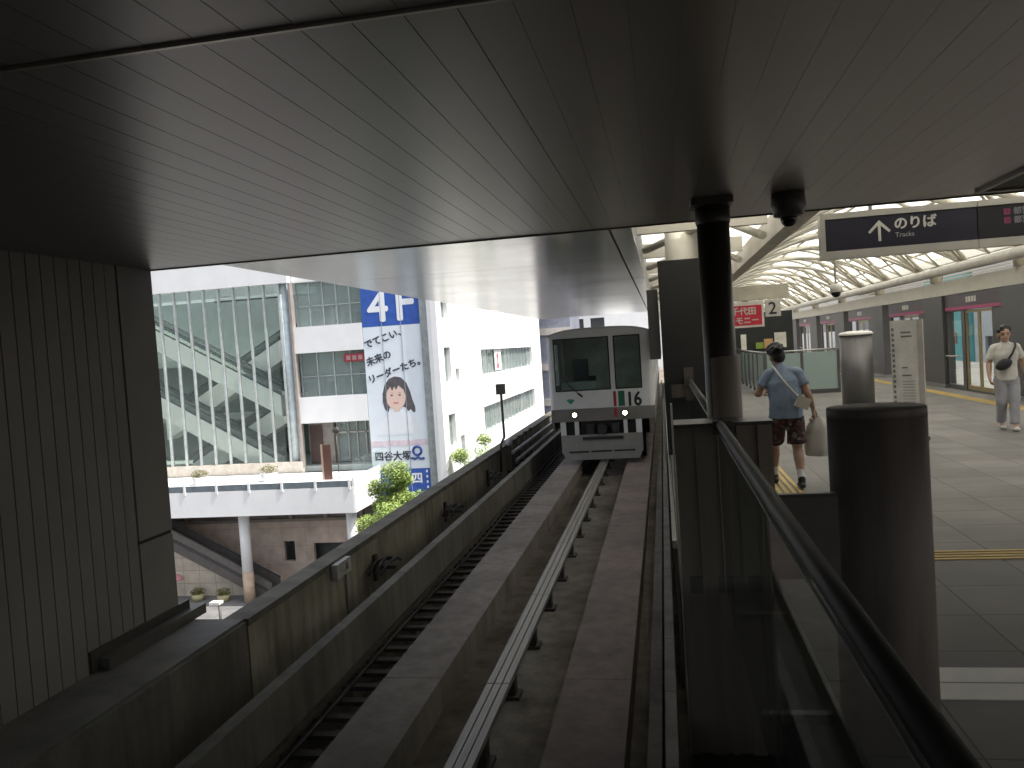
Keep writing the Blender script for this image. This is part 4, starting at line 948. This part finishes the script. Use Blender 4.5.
def person(P, loc, face, label, cloth):
    """P: joint positions (x to the figure's right, y forward, z up)"""
    M = Matrix.Translation(loc) @ Matrix.Rotation(face, 4, 'Z')
    V = {k: Vector(v) for k, v in P.items()}; hd = V['head']; fat = cloth.get('fat', 1.0)
    def up(a, b, t): return V[a].lerp(V[b], t)
    parts = [loft([V['pelvis']+Vector((0, 0, -.05)), V['pelvis']+Vector((0, 0, .05)), V['waist'], V['chest'], V['neck']+Vector((0, 0, -.06)), V['neck']],
                  [(.150*fat, .105), (.158*fat, .112*fat), (.145*fat, .105*fat), (.165*fat, .112*fat), (.105, .075), (.058, .058)]),
             loft([V['neck']+Vector((0, 0, -.05)), hd+Vector((0, -.015, -.05))], [.06, .054]), loft([V['shl'], V['neck']+Vector((0, 0, -.07)), V['shr']], [.055, .06, .055])]
    for s in 'lr':
        d = (V['ha'+s]-V['wr'+s]).normalized(); pal = V['wr'+s]+d*.055
        parts += [loft([V['sh'+s], up('sh'+s, 'el'+s, .4), V['el'+s]], [.056, .05, .040]), loft([V['el'+s], up('el'+s, 'wr'+s, .3), V['wr'+s]], [.040, .043, .027]),
                  loft([V['wr'+s], V['wr'+s]+d*.03, pal+d*.02], [.026, (.022, .038), (.018, .040)])]
        parts += [loft([V['hi'+s], up('hi'+s, 'kn'+s, .5), V['kn'+s]], [.092, .078, .056]),
                  loft([V['kn'+s], up('kn'+s, 'an'+s, .3)+Vector((0, -.014, 0)), up('kn'+s, 'an'+s, .7), V['an'+s]], [.055, .060, .044, .036]), loft([V['an'+s], V['to'+s]], [.036, (.040, .024)])]
        side = d.cross(Vector((1, 0, 0))).normalized(); inn = side.cross(d).normalized()*(1 if s == 'l' else -1)
        for k in range(4):                        # five separate curled fingers rooted in the palm
            o_ = side*(.028-.018*k); ln = (.066, .076, .071, .055)[k]
            parts.append(loft([pal+o_*.85, pal+o_+d*(.025+ln*.45), pal+o_*.97+d*(.03+ln*.75)+inn*ln*.4, pal+o_*.92+d*(.02+ln*.66)+inn*ln*.8], [.0095, .009, .008, .0068], 8))
        parts.append(loft([pal-d*.03+side*.012, pal+d*.01+side*.048+inn*.014, pal+d*.045+side*.05+inn*.034], [.013, .0105, .008], 8))
    tn = P.get('turn', (0, 0, 0))
    Hm = Matrix.Translation(hd) @ Matrix.Rotation(tn[2], 4, 'Z') @ Matrix.Rotation(tn[0], 4, 'X') @ Matrix.Rotation(tn[1], 4, 'Y') @ Matrix.Scale(1.07, 4)
    head = ballmesh([((0, -.008, .025), .075, .093, .092, 3), ((0, .018, -.045), .058, .068, .068, 3), ((0, .088, -.012), .012, .018, .024, 2), ((0, .070, -.085), .028, .022, .022, 2), ((.076, -.005, -.012), .012, .022, .034, 2), ((-.076, -.005, -.012), .012, .022, .034, 2), ((0, .078, .022), .05, .012, .012, 2)])
    head.transform(Hm)
    full = fuse([head]+parts, .0075)
    r = root("person", loc, label, "person")
    mats_ = [SKIN, HAIR, mat("lip_skin", (.33, .14, .12), .5)]
    inv = Hm.inverted(); mi = []
    for p in full.polygons:
        q = inv @ p.center; i_ = 0
        if q.y > .055 and abs(q.x) < .06:
            if abs(q.z+.058) < .007 and abs(q.x) < .026: i_ = 2
            elif abs(abs(q.x)-.032) < .016 and abs(q.z-.004) < .006: i_ = 1
            elif abs(abs(q.x)-.033) < .022 and abs(q.z-.028) < .005: i_ = 1
        mi.append(i_)
    bo_ = mesh_obj(full, "body", mats_, r, M)
    for p, i_ in zip(full.polygons, mi): p.material_index = i_
    random.seed(11)                               # hair: a cap of overlapping clumps, open over the face
    hp = [((0, -.022, .045), .083, .094, .086, 3), ((0, -.045, -.005), .075, .065, .085, 3)]
    for k in range(90):
        a = random.uniform(0, 6.28); e = random.uniform(.1, 1.5)
        d = Vector((math.cos(a)*math.cos(e), math.sin(a)*math.cos(e), math.sin(e)))
        if d.y > .68 and d.z < .42: continue
        q = random.uniform(.98, 1.2); hp.append(((d.x*.078*q, -.018+d.y*.088*q, .04+d.z*.082*q), .022, .026, .02, 1))
    hm = ballmesh(hp); hm.transform(Hm)
    mesh_obj(fuse([hm], .007, 4), "hair", HAIR, r, M)
    def gar(parts_, vox=.010, wr=.006, sm=2):
        g = fuse(parts_, vox, sm)
        for v in g.vertices: v.co += v.normal*wr*(noise.noise(v.co*9)+.8*noise.noise(Vector((v.co.x*20, v.co.y*20, v.co.z*6))))
        return g
    hz_ = Vector((0, 0, cloth['hem'])); sw = cloth.get('body', 1.0)
    ps = [loft([V['pelvis']+hz_, V['pelvis']+Vector((0, 0, .06)), V['waist'], V['chest'], V['chest']+(V['neck']-V['chest'])*.5, V['neck']+Vector((0, 0, -.012))],
               [(.188*sw, .140*sw), (.184*sw, .140*sw), (.176*sw, .134*sw), (.186*sw, .134*sw), (.155, .100), (.075, .072)], hem=(0,)),
          loft([V['shl']+Vector((0, 0, .002)), V['neck']+Vector((0, 0, -.065)), V['shr']+Vector((0, 0, .002))], [.060, .070, .060])]
    for s in 'lr':
        ps.append(loft([V['sh'+s], up('sh'+s, 'el'+s, cloth['sleeve']*.5), up('sh'+s, 'el'+s, cloth['sleeve'])], [.062, .066, .068], hem=(2,)))
    mesh_obj(gar(ps), "shirt", cloth['shirt'], r, M)
    ps = [loft([V['pelvis']+Vector((0, 0, .09)), V['pelvis'], V['pelvis']+Vector((0, 0, -.07))], [(.165*fat, .118*fat), (.175*fat, .128*fat), (.165*fat, .118*fat)])]
    for s in 'lr':
        if cloth['leg'] == 'shorts': ps.append(loft([V['hi'+s], up('hi'+s, 'kn'+s, .45), up('hi'+s, 'kn'+s, .84)], [.105, .105, .108], hem=(2,)))
        else: ps.append(loft([V['hi'+s], up('hi'+s, 'kn'+s, .5), V['kn'+s], up('kn'+s, 'an'+s, .5), up('kn'+s, 'an'+s, .95)], [.098, .092, .080, .074, .072], hem=(4,)))
    mesh_obj(gar(ps), "shorts" if cloth['leg'] == 'shorts' else "trousers", cloth['trousers'], r, M)
    for s in 'lr':
        a_, t_ = V['an'+s], V['to'+s]; d = (t_-a_); d.z = 0; d.normalize(); z0 = t_.z
        hl = Vector((a_.x, a_.y, max(.035, a_.z-.065)))-d*.045
        sh = [loft([hl, hl.lerp(t_, .55)+Vector((0, 0, .004)), t_+d*.05], [(.038, .036), (.043, .036), (.040, .026)], 16), loft([a_+Vector((0, 0, .01)), hl+d*.05], [.044, .040], 14)]
        mesh_obj(fuse(sh, .007, 1), "shoe", cloth['shoe'], r, M)
        if cloth.get('sock'): mesh_obj(fuse([loft([a_+Vector((0, 0, .0)), up('an'+s, 'kn'+s, .28)], [.041, .046])], .007, 1), "sock", cloth['sock'], r, M)
    return r, M
def pattern(name, cols, sc_):
    m = bpy.data.materials.new(name); m.use_nodes = True; n = m.node_tree.nodes; l = m.node_tree.links
    tc = n.new("ShaderNodeTexCoord"); v = n.new("ShaderNodeTexVoronoi"); v.inputs["Scale"].default_value = sc_; l.new(tc.outputs["Object"], v.inputs["Vector"])
    cr = n.new("ShaderNodeValToRGB"); cr.color_ramp.interpolation = 'CONSTANT'
    for i, c in enumerate(cols):
        e = cr.color_ramp.elements[i] if i < 2 else cr.color_ramp.elements.new(i/len(cols))
        e.position = i/len(cols); e.color = (*c, 1)
    sp = n.new("ShaderNodeSeparateColor"); l.new(v.outputs["Color"], sp.inputs[0]); l.new(sp.outputs[0], cr.inputs[0]); l.new(cr.outputs[0], n["Principled BSDF"].inputs["Base Color"])
    n["Principled BSDF"].inputs["Roughness"].default_value = .8; return m
BLUE = mat("shirt_blue", (.25, .32, .42), .85, 0, .10, 9); TEE = mat("tee_white", (.60, .59, .53), .85, 0, .05, 8)
GREYT = mat("trouser_grey", (.34, .34, .36), .85, 0, .08, 8)
SHOEB = mat("shoe_black", (.03, .03, .03), .6); SHOEW = mat("shoe_white", (.62, .61, .58), .6); SOCK = mat("sock_white", (.6, .6, .58), .8)
# man in blue, walking away
A = dict(pelvis=(0, 0, .86), waist=(.0, -.01, 1.02), chest=(-.01, .02, 1.22), neck=(-.03, .035, 1.40), head=(-.065, .09, 1.53), turn=(-.12, -.22, .35),
         shl=(-.175, .02, 1.325), ell=(-.30, .04, 1.10), wrl=(-.22, .26, 1.10), hal=(-.19, .34, 1.12),
         shr=(.155, .0, 1.325), elr=(.24, -.04, 1.09), wrr=(.305, .03, .90), har=(.31, .035, .80),
         hil=(-.095, .0, .82), knl=(-.115, .27, .47), anl=(-.12, .34, .10), tol=(-.13, .48, .045),
         hir=(.095, .0, .82), knr=(.105, .0, .45), anr=(.11, -.17, .115), tor=(.115, -.055, .035))
pa, MA = person(A, (1.36, 9.95, 0), 0, "man in blue shirt and patterned shorts walking away along the platform", dict(hem=-.05, sleeve=.62, shirt=BLUE, fat=1.08, body=1.03, leg='shorts', trousers=pattern("shorts_print", [(.03, .022, .025), (.12, .03, .035), (.02, .02, .022), (.16, .12, .11)], 26), shoe=SHOEB, sock=SOCK))
# man in white, walking towards the camera
Bp = dict(pelvis=(0, 0, .86), waist=(0, -.005, 1.02), chest=(0, .015, 1.22), neck=(0, .02, 1.40), head=(0.01, .045, 1.53), turn=(-.05, .03, 0),
          shl=(-.16, .0, 1.325), ell=(-.245, -.06, 1.09), wrl=(-.29, .0, .87), hal=(-.285, .04, .78),
          shr=(.16, .0, 1.325), elr=(.23, -.03, 1.08), wrr=(.255, .10, .87), har=(.25, .15, .79),
          hil=(-.09, .0, .82), knl=(-.085, .10, .46), anl=(-.06, .16, .095), tol=(-.06, .29, .045),
          hir=(.09, .0, .82), knr=(.085, .05, .46), anr=(.06, -.16, .12), tor=(.055, -.04, .04))
pb, MBm = person(Bp, (5.36, 14.4, 0), R(172), "man in white T-shirt and grey trousers walking towards the camera", dict(hem=-.06, sleeve=.75, shirt=TEE, body=.93, leg='long', trousers=GREYT, shoe=SHOEW))
# shoulder bag and carrier bag of the man in blue
BAGW = mat("bag_cream", (.58, .55, .46), .6, 0, .06, 9)
sbg = root("shoulder_bag", (1.5, 9.8, 1), "small cream shoulder bag with white strap on the man's back", "bag")
b = MB(); b.box(-.075, .075, -.035, .035, -.065, .065, MA @ Matrix.Translation((.165, -.165, .99)) @ Matrix.Rotation(R(24), 4, 'Y')); b.build("pouch", BAGW, sbg, .018)
b = MB(); pts = [(.12, -.165, 1.05), (.04, -.16, 1.15), (-.05, -.135, 1.27), (-.115, -.085, 1.385), (-.12, .03, 1.405)]
b.tube([MA @ Vector(p) for p in pts], .013, 8); b.build("strap", mat("strap_white", (.62, .61, .57), .6), sbg)
cb_ = root("carrier_bag", (1.68, 10, .4), "white plastic carrier bag in the hand of the man in blue", "bag")
b = MB(); M_ = MA @ Matrix.Translation((.355, .06, 0))
prof = [(.35, .10, .13), (.36, .12, .15), (.45, .12, .16), (.58, .105, .155), (.68, .085, .13), (.75, .04, .09), (.80, .015, .035)]
rings = []
for z, ry, rx in prof:
    rings.append([b.bm.verts.new(M_ @ Vector((rx*math.cos(2*math.pi*k/28)*(1+.05*math.sin(3*k+z*20)), ry*math.sin(2*math.pi*k/28)*(1+.09*math.sin(5*k+z*9)), z))) for k in range(28)])
for a_, c_ in zip(rings, rings[1:]):
    for k in range(28): b.bm.faces.new((a_[k], a_[(k+1) % 28], c_[(k+1) % 28], c_[k])).smooth = True
b.bm.faces.new(rings[0][::-1]); b.build("sack", glass("thin_plastic", (.75, .74, .70), 1.3, .35, (.62, .60, .56), .72), cb_)
b = MB(); b.tube([M_ @ Vector(p) for p in ((-.03, 0, .78), (-.05, -.02, .86), (-.04, -.03, .90), (-.02, -.01, .86), (.0, 0, .78))], .012, 8); b.build("handle", mat("plastic_white", (.6, .58, .54), .5), cb_)
slb = root("sling_bag", (5.3, 14.2, 1.1), "black sling bag across the chest of the man in white", "bag")
b = MB(); b.ball((0, 0, 0), .13, .05, .085, 3)
for v in b.bm.verts: v.co = MBm @ Matrix.Translation((.06, .165, 1.06)) @ Matrix.Rotation(R(28), 4, 'Y') @ v.co
b.build("pouch", mat("sling_black", (.025, .025, .027), .6), slb)
b = MB(); b.tube([MBm @ Vector(p) for p in ((.02, .165, 1.10), (-.06, .165, 1.22), (-.12, .13, 1.34), (-.13, .05, 1.415), (-.12, -.05, 1.40))], .018, 8); b.build("strap", MATS["sling_black"], slb)
